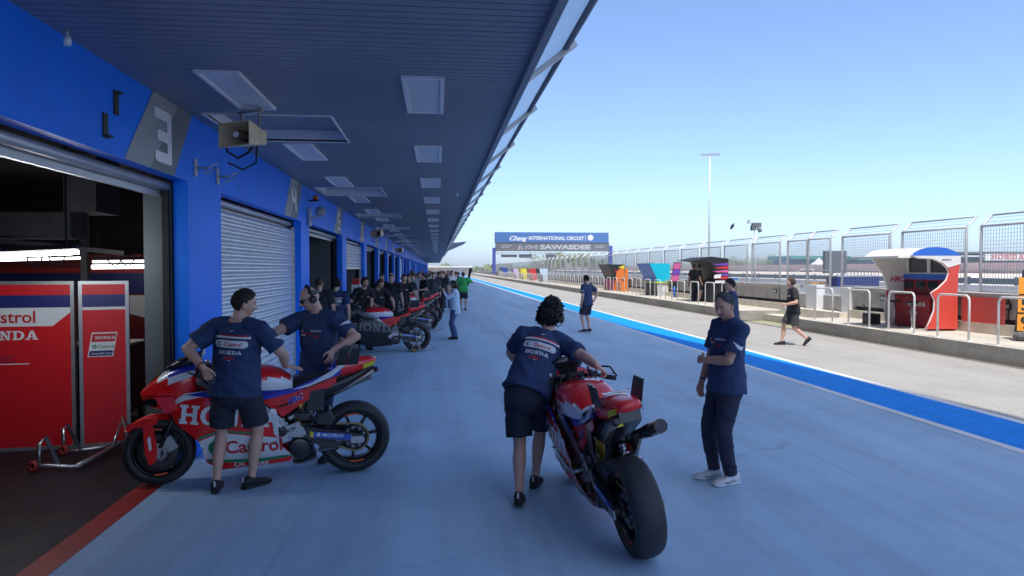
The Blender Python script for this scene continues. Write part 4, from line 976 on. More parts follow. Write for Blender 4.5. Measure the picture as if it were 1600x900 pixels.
def person(label, loc, face, h=1.76, lean=0., slean=0., twist=0., pel=(0,0), drop=0., feet=((-.10,0,8),(.10,0,-8)), lift=(0,0), fpitch=(0,0),
           lh=None, rh=None, lel=(-.6,-.8,-.2), rel=(.6,-.8,-.2), lhd=None, rhd=None, lhn=(-1,0,0), rhn=(1,0,0), curl=(.45,.45), head=(0,0,0),
           top=M_NAVYT, bottom='shorts', bot=None, shoes=M_SHOEB, sole=None, hair='short', hairm=M_HAIRD, skin=M_SKIN, headset=False, glasses=False, cap=None,
           vox=.009, prints=None, female=False, build_=1., group=None, name='person', longsleeve=False, watch=None, seated=False, hem=-.125):
    """local frame: x right, y the way the person faces, z up"""
    yaw = face if not hasattr(face, 'x') else math.atan2(-(face.x-loc[0]), face.y-loc[1])
    root = thing(name, label, 'person', (loc[0], loc[1], loc[2] if len(loc) > 2 else 0), yaw, group)
    s = h/1.76; B = build_
    T = Matrix.Rotation(-twist, 3, 'Z') @ Matrix.Rotation(slean, 3, 'Y') @ Matrix.Rotation(-lean, 3, 'X')
    P = V((pel[0], pel[1], .955*s-drop)); TT = lambda p: P+T @ (V(p)*s)
    hipsw = Matrix.Rotation(-twist*.5, 3, 'Z'); HL, HR = P+hipsw @ V((-.092*s,0,-.03*s)), P+hipsw @ V((.092*s,0,-.03*s))
    N = TT((0,-.005,.50)); SL, SR = TT((-.188*B,-.005,.442)), TT((.188*B,-.005,.442))
    sw = .94 if female else 1.
    SL, SR = N+(SL-N)*sw, N+(SR-N)*sw
    l1, l2 = .285*s, .255*s; t1, t2 = .445*s, .425*s
    def target(t, dflt): return V(t) if t is not None else TT(dflt)
    LW, RW = target(lh, (-.25,.06,-.06)), target(rh, (.25,.06,-.06))
    LE, LW = ik(SL, LW, l1, l2, T @ V(lel)); RE, RW = ik(SR, RW, l1, l2, T @ V(rel))
    ank = []; kn = []
    for i, (hp, ft) in enumerate(((HL, feet[0]), (HR, feet[1]))):
        a = V((ft[0], ft[1], .075+lift[i])); k, a2 = ik(hp, a, t1, t2, Matrix.Rotation(radians(ft[2]), 3, 'Z') @ V((0,1,.1))); ank.append(a2); kn.append(k)
    # head frame: yaw (left +), pitch (down +), roll
    Hd = Matrix.Rotation(-twist*.6, 3, 'Z') @ Matrix.Rotation(slean*.4, 3, 'Y') @ Matrix.Rotation(-lean*.25, 3, 'X') @ Matrix.Rotation(radians(head[0]), 3, 'Z') @ Matrix.Rotation(-radians(head[1]), 3, 'X') @ Matrix.Rotation(radians(head[2]), 3, 'Y')
    NK = N+T @ V((0,.012*s,.045*s)); HC = NK+Hd @ V((0,.022*s,.125*s)); HT = lambda p: HC+Hd @ (V(p)*s*.98)
    lat = T @ V((1,0,0))
    # ---- body
    b = MB()
    def torso(rows, mb=b, mi=None, rnd=True): mb.tube([TT((0,y,z)) for z, w_, d_, y in rows], [(w_*s*B, d_*s*B) for z, w_, d_, y in rows], 20, mi, lat=lat, rnd=rnd)
    wa = .128 if female else .145
    torso([(-.10,.150,.105,-.012),(0,.160,.112,-.008),(.12,wa,.104,.0),(.24,.148,.110,.0),(.35,.160,.113,.0),(.42,.150,.098,-.006),(.475,.100,.075,-.012)])
    b.tube([SL+(N-SL)*.5, SL+(N-SL)*.05, SL+T @ V((-.012*s,0,-.02*s))], [.075*s,.068*s*B,.058*s*B], 12, lat=T @ V((0,1,0)), rnd=True); b.tube([SR+(N-SR)*.5, SR+(N-SR)*.05, SR+T @ V((.012*s,0,-.02*s))], [.075*s,.068*s*B,.058*s*B], 12, lat=T @ V((0,1,0)), rnd=True)
    nr = .050 if female else .059
    b.tube([N-T @ V((0,0,.05*s)), N+T @ V((0,.004,.02*s)), NK+Hd @ V((0,.005*s,.06*s))], [nr*1.05*s, nr*s, nr*.97*s], 14, rnd=True)
    ar = .9 if female else 1.
    for S_, E_, W_ in ((SL, LE, LW), (SR, RE, RW)):
        u = (E_-S_); v = (W_-E_)
        b.tube([S_, S_+u*.35, S_+u*.75, E_], [.056*s*ar*B,.054*s*ar*B,.048*s*ar*B,.043*s*ar], 12, rnd=True)
        b.tube([E_-v*.03, E_+v*.22, E_+v*.55, W_-v*.06, W_+v*.02], [.042*s*ar,.047*s*ar,.040*s*ar,.030*s*ar,.027*s*ar], 12, rnd=True)
    for W_, E_, dd, nn, sd, cu in ((LW, LE, lhd, lhn, -1, curl[0]), (RW, RE, rhd, rhn, 1, curl[1])):
        hand(b, W_, V(dd) if dd else (W_-E_), V(nn), sd, cu, s=s*.95)
    for hp, k, a in ((HL, kn[0], ank[0]), (HR, kn[1], ank[1])):
        u = k-hp; v = a-k; f = V((0,1,0))
        b.tube([hp-u*.05, hp+u*.25, hp+u*.6, hp+u*.9, k], [.088*s,.082*s,.068*s,.056*s,.053*s], 14, rnd=True)
        bk = -(Matrix.Rotation(0,3,'Z') @ f)*.012*s
        b.tube([k-v*.04, k+v*.12, k+v*.30+bk, k+v*.5+bk*.8, k+v*.75, a+v*.02], [.052*s,.052*s,.056*s,.049*s,.037*s,.034*s], 14, rnd=True)
        b.tube([a-v*.05, a+V((0,.0,-.03))], [.036*s,.034*s], 10, rnd=True)
    hv, hf = head_grid(36, 26, lambda d: HT(head_pt(d))); b.add(hv, hf)
    b.tube([HT((0,.080,.022)), HT((0,.096,.004)), HT((0,.108,-.016)), HT((0,.110,-.027))], [.007*s,.0085*s,.0105*s,.0125*s], 10, rnd=True)
    for sx in (-1, 1): b.ball(HT((sx*.012,.098,-.027)), (.009*s,.011*s,.0085*s), 8, 6)
    for sx in (-1, 1):   # ears
        b.ball(HT((sx*.079,-.008,-.012)), (.008*s,.019*s,.031*s), 10, 8, R=Hd @ Matrix.Rotation(sx*.35, 3, 'Z'))
    me = remesh(b, 'body', vox, 1)
    body = link(me, 'body', [skin, M_LIP], root)
    Hi = Hd.inverted()
    if vox < .012:
        for p in me.polygons:
            c = Hi @ (p.center-HC)/(s*.98)
            if c.y > .06 and abs(c.x) < .024 and -.070 < c.z < -.051: p.material_index = 1
    # ---- eyes, brows, hair
    e = MB()
    for sx in (-1, 1):
        c = V((sx*.031, .073, .004))
        e.ball(HT(c), (.0125*s,.0115*s,.0058*s), 12, 8, 0, R=Hd); e.ball(HT(c+V((0,.0078,0))), (.0058*s,.006*s,.0058*s), 10, 6, 1, R=Hd)
    e.build('eye', [M_EYEW, M_IRIS], root)
    q = MB()
    for sx in (-1, 1): q.tube([HT((sx*.014,.090,.022)), HT((sx*.032,.087,.028)), HT((sx*.050,.074,.022))], [.0035*s,.0046*s,.003*s], 6)
    q.build('eyebrow', hairm if hairm is not M_HAIRG else M_GREYC, root)
    if hair:
        st = hair; rnd = random.Random(hash(label) % 1000 if False else len(label)*7+int(h*100))
        amp = {'short':.13,'receding':.065,'bald':.03,'curly':.42,'long':.16,'buzz':.06}[st]
        def hp_(d):
            m_ = hairline(d, 'short' if st in ('curly','long','buzz') else st); p = head_pt(d)
            nz = noise.noise(d*9+V((h*9,0,0)))*.5+noise.noise(d*22)*.5; bump_ = .35 if st in ('short','receding') else .2
            tq = max(0, d.z)**.5
            return HT(p*((1+amp*(.55+.45*tq)*(1+bump_*nz))*m_ + .955*(1-m_)))
        q = MB(); vs, fs = head_grid(56, 40, hp_); q.add(vs, fs, 0, True)
        if st == 'curly':
            for i in range(720):
                d = V((rnd.gauss(0,1), rnd.gauss(0,1), rnd.gauss(0,1))).normalized()
                if hairline(d, 'short') < .4: continue
                c = HT(head_pt(d)*(1.30+rnd.uniform(0,.24))); r = rnd.uniform(.010,.017)*s
                t0 = V((rnd.gauss(0,1), rnd.gauss(0,1), rnd.gauss(0,1))).normalized()
                q.tube([c-t0*r, c+t0.orthogonal()*r, c+t0*r], [r*.45,r*.75,r*.4], 6, rnd=True)
        if st in ('short','receding') and vox < .012:
            for i in range(1500):
                d = V((rnd.gauss(0,1), rnd.gauss(0,1), rnd.gauss(0,1))).normalized()
                if hairline(d, st) < .5: continue
                c = HT(head_pt(d)*(1+amp*rnd.uniform(.55,.95))); g_ = (Hd @ V((d.x*.6, d.y*.35-.35, .1-.5*abs(d.x))))*.02*s
                q.tube([c-g_*.6, c+(Hd @ d)*.004*s, c+g_], [.003*s,.0042*s,.0015*s], 5)
        if st == 'long':
            q.tube([HT((0,-.05,.05)), HT((0,-.075,-.03)), HT((0,-.07,-.12)), HT((0,-.055,-.19)), HT((0,-.05,-.24))], [(.085*s,.06*s),(.095*s,.055*s),(.10*s,.045*s),(.085*s,.035*s),(.05*s,.02*s)], 16, lat=Hd @ V((1,0,0)), rnd=True)
            for sx in (-1, 1): q.tube([HT((sx*.06,.03,.08)), HT((sx*.088,.015,.0)), HT((sx*.085,.0,-.10)), HT((sx*.07,-.01,-.17))], [.03*s,.028*s,.03*s,.018*s], 10, rnd=True)
        q.build('hair', hairm, root)
    if cap:
        q = MB(); vs, fs = head_grid(40, 26, lambda d: HT(head_pt(d)*(1.10 if d.z > .28 else .95))); q.add(vs, fs, 0, True)
        q.prism([(-.065,.07),(.065,.07),(.045,.155),(-.045,.155)], lambda a, c: HT((a, c, .045-.12*a*a/.065)), lambda a, c: HT((a, c, .052-.12*a*a/.065)), 0); q.build('cap', cap, root)
    if headset:
        cx_ = .074 if hair != 'curly' else .092; big = 1 if hair != 'curly' else 1.2
        q = MB(); q.tube([HT((.088*big*cos(a), -.012, .02+.118*big*1.03*sin(a))) for a in [pi*i/12 for i in range(13)]], [(.014*s,.006*s)]*13, 8, lat=Hd @ V((0,1,0)))
        q.build('headband', M_PLAS, root)
        for sx in (-1, 1):
            q = MB(); q.lathe([(0,.034),(.026,.034),(.036,.026),(.040,.010),(.038,0),(0,0)], HT((sx*cx_,-.008,-.008)), Hd @ V((sx,0,0)), 18); q.lathe([(.012,.0345),(.018,.036),(.024,.0345)], HT((sx*cx_,-.008,-.008)), Hd @ V((sx,0,0)), 16)
            if sx > 0: q.tube([HT((.1,0,-.02)), HT((.095,.06,-.05)), HT((.05,.115,-.062))], .004, 6); q.ball(HT((.045,.118,-.062)), .009)
            q.build('ear_cup', M_PLAS, root)
    if glasses:
        q = MB()
        for sx in (-1, 1):
            q.prism([(sx*.006,.016),(sx*.030,.020),(sx*.062,.016),(sx*.060,-.012),(sx*.036,-.020),(sx*.012,-.012)], lambda a, c: HT((a, .104-a*a*6, c)), lambda a, c: HT((a, .108-a*a*6, c)))
            q.tube([HT((sx*.060,.085,.012)), HT((sx*.078,.04,.012)), HT((sx*.080,-.01,.008))], .0035*s, 6)
        q.bar(HT((-.008,.107,.010)), HT((.008,.107,.010)), .005, .006); q.build('sunglasses', M_PLAS, root)
    # ---- shirt
    c = MB(); k = 1.10
    torso([(hem,.212 if not female else .19,.168,-.006),(hem+.02,.210 if not female else .19,.167,-.006),(-.03,.206 if not female else .185,.158,-.004),(.12,.192 if not female else .16,.140,.004),(.24,.186,.138,.004),(.35,.186,.132,0),(.42,.172,.112,-.006),(.470,.128,.092,-.012),(.508,.082,.078,-.012)] if not seated else
          [(hem,.165,.125,0),(.12,.160,.125,0),(.24,.165,.126,0),(.35,.172,.126,0),(.42,.162,.108,-.006),(.475,.108,.083,-.012),(.500,.072,.070,-.012)], c, None, False)
    for S_, E_, W_ in ((SL, LE, LW), (SR, RE, RW)):
        u = E_-S_; inn = (N-S_)
        c.tube([S_+inn*.5, S_+inn*.08], [.083*s,.077*s*B], 14, lat=T @ V((0,1,0)), rnd=True)
        if longsleeve:
            v = W_-E_; c.tube([S_, S_+u*.5, E_], [.068*s,.060*s,.052*s], 14, rnd=True); c.tube([E_, E_+v*.5, W_-v*.06], [.052*s,.046*s,.040*s], 14)
        else: c.tube([S_-u*.26, S_-u*.14, S_, S_+u*.3, S_+u*.60, S_+u*.72], [.045*s*B,.074*s*B,.080*s*B,.077*s*B,.078*s*B,.079*s*B], 16, rnd=False)
    sm = remesh(c, 'shirt', vox*1.05, 2, .011*s, int(h*100) % 17)
    so_ = link(sm, 'shirt', top, root)
    q = MB(); q.tube([TT((.075*cos(a), -.008+.066*sin(a), .492-.030*max(0, sin(a)))) for a in [2*pi*i/20 for i in range(20)]], .009*s, 8, closed=True); q.build('collar', top, so_)
    # ---- trousers or shorts
    bot = bot or (M_SHORT if bottom == 'shorts' else M_DPANT); c = MB()
    torso([(-.115,.170,.132,-.010),(-.05,.172,.130,-.010),(.01,.166,.120,-.006)], c)
    for hp, kn_, a in ((HL, kn[0], ank[0]), (HR, kn[1], ank[1])):
        u = kn_-hp; v = a-kn_
        if bottom == 'shorts':
            e_ = .86; c.tube([hp-u*.08, hp+u*.2, hp+u*.55, hp+u*e_], [.103*s,.112*s,.109*s,.108*s], 18)
        elif bottom == 'flare': c.tube([hp-u*.06, hp+u*.3, hp+u*.7, kn_, kn_+v*.4, kn_+v*.97], [.098*s,.098*s,.082*s,.078*s,.082*s,.092*s], 18)
        else: c.tube([hp-u*.06, hp+u*.3, hp+u*.7, kn_, kn_+v*.3, kn_+v*.7, kn_+v*.95], [.099*s,.100*s,.084*s,.074*s,.070*s,.060*s,.053*s], 18)
    tr_ = remesh(c, 'shorts' if bottom == 'shorts' else 'trousers', vox*1.1, 2, .009*s, int(h*77) % 13, 8.)
    to = link(tr_, 'shorts' if bottom == 'shorts' else 'trousers', bot, root)
    for i in range(2): shoe(root, ank[i]+V((0,0,0)), radians(feet[i][2]), fpitch[i], shoes, sole, s)
    if watch:
        W_, E_ = (LW, LE) if watch == 'l' else (RW, RE); d = (W_-E_).normalized(); q = MB(); q.lathe([(.029*s,-.009),(.032*s,-.006),(.032*s,.006),(.029*s,.009)], W_-d*.035, d, 18); q.build('wristwatch', M_PLAS, root)
    # ---- prints on the shirt
    if prints:
        bv = BVHTree.FromPolygons([v.co.copy() for v in sm.vertices], [tuple(p.vertices) for p in sm.polygons])
        q = MB(); X, Y, Z = T @ V((1,0,0)), T @ V((0,1,0)), T @ V((0,0,1)); D = lambda m2, p, h_, mi, n, ux, uz, l=.003, ctr=True: decal(q, m2, TT(p), ux, uz, h_*s, mi, bv, n, l, .02*s, ctr)
        W0, R0, G0 = 0, 1, 2
        if 'back' in prints:
            n = -Y
            D(poly2d([(0,0),(1,.0),(1.0,.5),(.05,.5)]), (0,-.2,.375), .0, 0, n, X, Z) if False else None
            D(rect2d(15), (.005,-.2,.372), .020, W0, n, X, Z); D(poly2d([(4.5,0),(26,-.2),(26,1.3),(0,1.3)]), (.014,-.2,.389), .010, R0, n, X, Z, .0045)
            D(pill2d(4.6), (.0,-.2,.292), .062, W0, n, X, Z); D(text2d('Castrol', .03), (.022,-.2,.306), .036, R0, n, X, Z, .005); D(disc2d(16), (-.099,-.2,.304), .040, G0, n, X, Z, .005); D(disc2d(10,.25), (-.099,-.2,.304), .040, W0, n, X, Z, .0065)
            D(HON, (.0,-.2,.236), .032, W0, n, X, Z); D(HRC, (.0,-.2,.190), .030, R0, n, X, Z); D(rect2d(4), (.0,-.2,.181), .005, W0, n, X, Z)
            D(poly2d([(0,.1),(.45,.5),(.7,.3),(1.6,.7),(1.0,.15),(.55,0)]), (0,-.2,.43), .022, W0, n, X, Z)
        if 'front' in prints:
            n = Y
            D(rect2d(13), (.03,.2,.318), .011, R0, n, -X, Z); D(HON, (-.075,.2,.345), .016, W0, n, -X, Z); D(HRC, (-.07,.2,.290), .018, R0, n, -X, Z); D(disc2d(8), (.09,.2,.335), .022, W0, n, -X, Z); D(rect2d(6), (.07,.2,.303), .010, W0, n, -X, Z)
        if 'plain' in prints:
            D(rect2d(3.2), (-.08,.2,.33), .020, W0, Y, -X, Z); D(disc2d(8), (.08,.2,.33), .022, W0, Y, -X, Z)
        for sd, S_, E_ in (('lsleeve', SL, LE), ('rsleeve', SR, RE)):
            if sd in prints:
                u = (E_-S_).normalized(); out = (T @ V((-1 if sd == 'lsleeve' else 1, prints[sd] if isinstance(prints, dict) else 0., .15))); n = (out-u*out.dot(u)).normalized(); ux = (-u).cross(n).normalized()
                decal(q, poly2d([(0,.9),(1.6,.55),(2.1,.75),(1.95,.0),(1.1,.1),(.5,.5)]), S_+u*.165*s+n*.02-ux*.055*s, ux, -u, .055*s, W0, bv, n, .004, .02, False, .3)
        q.build('shirt_print', [M_PWHITE, M_RPRINT, M_GPRINT], so_)
    return root
def L2(root_loc, yaw, p):   # world point -> person frame
    d = V(p)-V((root_loc[0], root_loc[1], 0)); return Matrix.Rotation(-yaw, 3, 'Z') @ d
def bike_pt(o, p):
    bpy.context.view_layer.update(); return o.matrix_world @ V(p)
VX = .0062
# man with his back to us, between us and the first motorcycle
fA, fB = gp(338, 768), gp(393, 762); mid = (fA+fB)/2; yawA = radians(-6)
hl, hr = bike_pt(bikeA, (.335,.345,.955)), bike_pt(bikeA, (-.36,.05,.925))
a, c = L2(mid, yawA, fA), L2(mid, yawA, fB)
person('man seen from behind in navy team shirt and black shorts steadying the side-on motorcycle', mid, yawA, 1.74, lean=.02, slean=.06, twist=.06, pel=(.01,.03), feet=((a.x,a.y,14),(c.x,c.y,-34)),
       lh=L2(mid, yawA, hl+V((-.05,-.09,.10))), rh=L2(mid, yawA, hr+V((-.12,-.10,.085))), lel=(-1,-.2,-.3), rel=(1,-.35,-.5), lhd=(.15,.6,-.8), rhd=(.9,.35,-.22), lhn=(-.3,.7,.7), rhn=(0,-.2,1), curl=(.9,.12),
       head=(-62,8,0), hair='short', hairm=M_HAIRD, skin=M_SKIN, vox=VX, prints=('back','rsleeve'), watch='l', build_=1.08, sole=M_SHOEB)
# man with sunglasses and headset behind it
p = bike_pt(bikeA, (-.30,-.42,0)); p = V((yp(500,500,p.y+.12).x, p.y+.12, 0)); yawB = radians(152)
hs = bike_pt(bikeA, (-.60,-.05,1.00)); hs2 = bike_pt(bikeA, (.05,-.12,1.03))
person('bald man in sunglasses and black headset standing behind the side-on motorcycle', p, yawB, 1.76, lean=.08, slean=0, feet=((-.11,0,6),(.11,.05,-6)),
       lh=L2(p, yawB, hs+V((.02,.12,.10))), rh=L2(p, yawB, hs2+V((-.05,.16,.13))), lel=(-1,-.5,-.1), rel=(1,-.4,-.1), lhd=(0,.5,-.85), rhd=(.3,.7,-.6), lhn=(-1,0,.3), rhn=(1,0,.4), curl=(.5,.4),
       head=(-38,20,0), hair='bald', hairm=M_HAIRG, skin=M_SKIN, headset=True, glasses=True, vox=VX, prints={'front':1,'lsleeve':.5}, build_=1.07, bottom='pants')
# curly haired man pushing the second motorcycle
fA, fB = gp(811, 790), gp(836, 760); mid = (fA+fB)/2+V((.0,.10,0)); yawC = radians(-14)
a, c = L2(mid, yawC, fA), L2(mid, yawC, fB)
hl, hr = bike_pt(bikeB, (.34,.34,.955)), yp(968, 592, 5.75)
person('curly black haired man in navy team shirt pushing the red motorcycle from its left side', mid, yawC, 1.78, hem=-.075, lean=.60, slean=.22, twist=.12, pel=(.03,-.06), drop=.05, feet=((a.x,a.y,2),(c.x,c.y,-6)), fpitch=(-.12,0), lift=(.01,0),
       lh=(-.06,.50,.95), rh=L2(mid, yawC, bike_pt(bikeB, (-.02,-.20,1.0))+V((-.05,.06,.07))), lel=(-1,-.5,.1), rel=(.6,.5,.3), lhd=(.2,.7,-.4), rhd=(.55,.6,-.5), lhn=(-.3,.2,1), rhn=(.3,-.2,1), curl=(.9,.7),
       head=(-8,4,0), hair='curly', hairm=M_HAIRB, skin=M_SKIN, headset=True, vox=VX, prints=('back','rsleeve'))
# man with folded arm
fD = gp(1134, 752); yawD = radians(97)
person('grey haired man in navy shirt and trousers, one arm folded across his chest', fD, yawD, 1.72, lean=-.03, slean=.0, pel=(0,.0), feet=((-.09,.0,10),(.09,.06,-12)),
       rh=(.25,.13,.80), lh=(.05,.20,1.09), rel=(.6,-.9,-.2), lel=(-.9,-.25,-.5), rhd=(.02,.12,-1), rhn=(1,.2,0), lhd=(.85,.05,-.05), lhn=(.1,1,.2), curl=(.6,.5),
       head=(26,20,0), build_=1.0, hair='receding', hairm=M_HAIRG, skin=M_SKIN2, vox=VX, prints={'front':1,'rsleeve':.3,'lsleeve':.1}, bottom='pants', bot=mat('near black trousers', (.018,.022,.05), .8, var=.2, scale=6, bump=.12, bscale=260), shoes=M_SHOEW, sole=M_SHOEW, watch='r')
# ------------------------------------------------------------------ people farther off
VF = .0125
def gpl(u, Y): p = yp(u, 600, Y); return V((p.x, Y, 0))
p = (gp(1224, 541)+gp(1256, 538))/2
person('man in black shirt, dark shorts and headset walking across the sunlit pit lane', p, radians(78), 1.72, lean=.05, pel=(0,.02), feet=((-.07,-.30,0),(.07,.27,0)), lift=(.09,.0), fpitch=(-.75,0), drop=.03,
       lh=(-.20,.26,1.02), rh=(.24,-.16,.86), lel=(-.6,-.9,-.2), rel=(.6,-1,0), curl=(1.2,.8), hair='short', hairm=M_HAIRR, skin=M_SKIN, headset=True, top=M_BLKT, bottom='shorts', bot=M_GREYC, vox=.010, prints=('plain',), shoes=M_SHOEB)
p = gp(917, 519)
person('man in navy shirt and shorts with headset standing beside the blue line', p, radians(40), 1.72, feet=((-.13,0,20),(.12,0,-10)), lh=(-.24,.03,.86), rh=(.16,-.16,.98), rel=(1,-.6,0), hair='short', hairm=M_HAIRB, skin=M_SKIN, headset=True, vox=.010, prints={'front':1,'lsleeve':0,'rsleeve':0}, head=(10,5,0), sole=M_PWHITE)
p = gpl(1142, 13.2)
person('dark haired man in navy team shirt partly hidden behind the grey haired man', p, radians(72), 1.72, lh=(-.22,.10,.85), rh=(.22,.1,.85), lel=(-1,-.7,0), hair='short', hairm=M_HAIRB, skin=M_SKIN, vox=.010, prints={'front':1,'lsleeve':0}, head=(15,5,0))
p = gp(711, 530)
person('woman in light blue blouse and flared jeans holding up a camera', p, radians(88), 1.60, lh=(-.10,.30,1.30), rh=(.06,.30,1.28), lel=(-.4,-.2,-1), rel=(.4,-.2,-1), curl=(.9,.9), female=True, hair='long', hairm=M_HAIRB, skin=M_SKIN, top=M_LBLUE, bottom='flare', bot=M_JEAN, longsleeve=True, vox=.010, hem=-.20, head=(0,8,0))
R_ = Matrix.Rotation(radians(88), 3, 'Z'); cc = p+R_ @ V((-.01,.36,1.33)); q = MB(); q.obox(cc, (.07,.03,.045), R_); q.lathe([(0,0),(.035,0),(.035,.07),(0,.07)], cc, R_ @ V((0,1,0)), 12); tag(q.build('camera', M_PLAS), 'black camera held up by the woman in the light blue blouse', 'camera')
p = gpl(568, 16.75)
person('mechanic in black polo standing behind the bare black motorcycle, facing the lane', p, radians(205), 1.72, lean=.12, feet=((-.13,0,5),(.13,0,-5)), lh=(-.05,.40,1.0), rh=(.28,.28,1.0), hair='short', hairm=M_HAIRD, skin=M_SKIN, top=M_BLKT, bottom='pants', bot=M_BLKT, vox=.010, prints=('plain',), headset=True, head=(20,5,0))
p = gpl(588, 17.6)
person('mechanic in black shirt bending over the red tank of the black motorcycle', p, radians(200), 1.74, lean=.42, lh=(-.32,.45,.98), rh=(.1,.5,1.0), hair='short', hairm=M_HAIRR, skin=M_SKIN, top=M_BLKT, bottom='shorts', vox=VF, prints=('plain',), headset=True, head=(30,20,0))
p = gpl(500, 14.3)
person('brown haired mechanic with backpack straps standing in the doorway of garage 5', p, radians(10), 1.74, hair='short', hairm=M_HAIRR, skin=M_SKIN, top=M_BLKT, bottom='shorts', vox=VF, head=(0,12,0))
p = gpl(526, 14.6)
person('man in navy team shirt and headset seen from behind near garage 5', p, radians(-8), 1.72, hair='short', hairm=M_HAIRB, skin=M_SKIN, top=M_NAVYT, bottom='shorts', vox=.010, prints=('back',), headset=True)
p = gpl(612, 20.3)
person('bald man in black shirt seen from behind among the mechanics', p, radians(-15), 1.80, hair='bald', hairm=M_HAIRD, skin=M_SKIN, top=M_BLKT, bottom='pants', bot=M_BLKT, vox=VF, build_=1.15, lh=(-.30,.12,.9), rh=(.3,.14,.9))
p = gpl(631, 21.5)
person('mechanic in black polo resting one hand on the second motorcycle tail', p, radians(190), 1.76, lean=.15, hair='short', hairm=M_HAIRD, skin=M_SKIN, top=M_BLKT, bottom='pants', bot=M_BLKT, vox=VF, headset=True, lh=(-.42,.3,.95), rh=(.25,.1,.86), prints=('plain',), head=(10,8,0))
p = gpl(598, 22.4)
person('mechanic with folded arms in navy shirt against the blue pillars', p, radians(160), 1.78, hair='short', hairm=M_HAIRB, skin=M_SKIN, top=M_NAVYT, bottom='shorts', vox=VF, lh=(.05,.25,1.12), rh=(-.05,.25,1.08), cap=M_BLKT, prints={'front':1})
p = gpl(678, 28.3)
walk = person('man in dark grey shirt and dark trousers walking towards us past the bikes', p, radians(175), 1.78, hair='short', hairm=M_HAIRR, skin=M_SKIN, top=M_GREYC, bottom='pants', bot=M_BLKT, vox=.0145, feet=((-.09,.18,4),(.09,-.16,-4)), lift=(0,.03), fpitch=(0,-.3), lh=(-.26,-.1,.88), rh=(.26,.18,.9), group='crowd in the pit lane')
M_VEST = mat('green tabard', (.03,.42,.09), .7, var=.1); M_CAPR = mat('red cap cloth', (.45,.03,.03), .7)
p = gpl(724, 32.4)
person('cameraman in bright green tabard and red cap carrying a long black lens', p, radians(-10), 1.76, hair='short', hairm=M_HAIRD, skin=M_SKIN2, top=M_VEST, bottom='shorts', vox=.0125, lh=(-.2,.2,1.2), rh=(.25,.25,1.42), rel=(1,-.2,-.8), cap=M_CAPR, curl=(.8,1.), build_=1.12)
q = MB(); q.tube([p+V((.22,.25,1.25)), p+V((.30,.28,1.62)), p+V((.38,.3,1.92))], [.045,.06,.085], 12); q.obox(p+V((.2,.24,1.2)), (.08,.06,.08)); tag(q.build('telephoto_camera', M_PLAS), 'long black telephoto camera on the shoulder of the green vested cameraman', 'camera')
q = MB(); q.obox(p+V((-.02,-.23,1.0)), (.19,.09,.14)); q.obox(p+V((-.02,-.33,.98)), (.13,.03,.09)); tag(q.build('camera_bag', M_VEST, bevel=.02), 'green camera bag at the back of the green vested cameraman', 'bag')
stand = person('person in black shirt and shorts standing in the pit lane crowd', gpl(663, 27), radians(120), 1.75, hair='short', hairm=M_HAIRB, skin=M_SKIN, top=M_BLKT, bottom='shorts', vox=.0145, lh=(-.1,.25,1.1), rh=(.24,.06,.88), group='crowd in the pit lane', headset=True)
lady = person('long haired woman in pale top standing in the pit lane crowd', gpl(652, 34), radians(30), 1.64, hair='long', hairm=M_HAIRD, skin=M_SKIN, top=M_LBLUE, bottom='pants', bot=M_JEAN, female=True, vox=.0145, group='crowd in the pit lane')
M_TS = {n: mat(n+' crowd shirt', c, .8, var=.1) for n, c in (('white', (.72,.72,.72)), ('red', (.45,.03,.03)), ('grey', (.22,.23,.25)), ('teal', (.05,.25,.28)), ('blue', (.05,.12,.45)), ('orange', (.65,.20,.03)), ('dark', (.02,.02,.025)), ('pale blue', (.40,.52,.68)))}
rr = random.Random(5)
crowd = [(640,24.5,'dark',0,170),(646,26.5,'grey',1,40),(655,29.5,'grey',0,200),(668,31,'dark',0,95),(686,33.5,'dark',0,250),(692,30.3,'dark',1,150),(699,34.5,'grey',2,20),(706,36.5,'white',0,190),(713,38,'dark',1,10),(659,36,'pale blue',2,170),
         (673,38,'white',0,185),(680,40.5,'blue',1,160),(688,41,'dark',0,200),(667,43,'orange',0,180),(695,44,'red',0,30),(703,46,'dark',0,150),(648,31,'dark',0,270),(643,38,'red',1,200),(655,45,'white',2,190),(676,48,'grey',0,10),(690,50,'pale blue',1,170),(700,53,'dark',0,190),(660,52,'blue',0,180),(683,56,'white',0,170),(671,60,'dark',1,200),(694,63,'grey',0,0),(716,43,'grey',0,330),(640,29,'blue',0,120)]
seen_lab = {}
for u, Y, colr, k, a in crowd:
    src = (stand, walk, lady)[k]; hm = rr.choice((M_HAIRB, M_HAIRD, M_HAIRR))
    side_ = 'beside the garages' if u < 660 else ('in the middle of the crowd' if u < 690 else 'at the lane side of the crowd')
    lab = f'small figure in {colr} {"blouse" if k == 2 else "shirt"}{" walking" if k == 1 else ""} {side_}, {"nearer rows" if Y < 36 else ("rows farther back" if Y < 50 else "farthest rows")}'
    seen_lab[lab] = seen_lab.get(lab, 0)+1
    if seen_lab[lab] > 1: lab = lab.replace('small figure', 'second small figure')
    dup(src, gpl(u, Y), radians(a), lab, {'black team shirt': M_TS[colr], 'dark grey cloth': M_TS[colr], 'light blue blouse': M_TS[colr], 'near black hair': hm}, rr.uniform(.95,1.04))
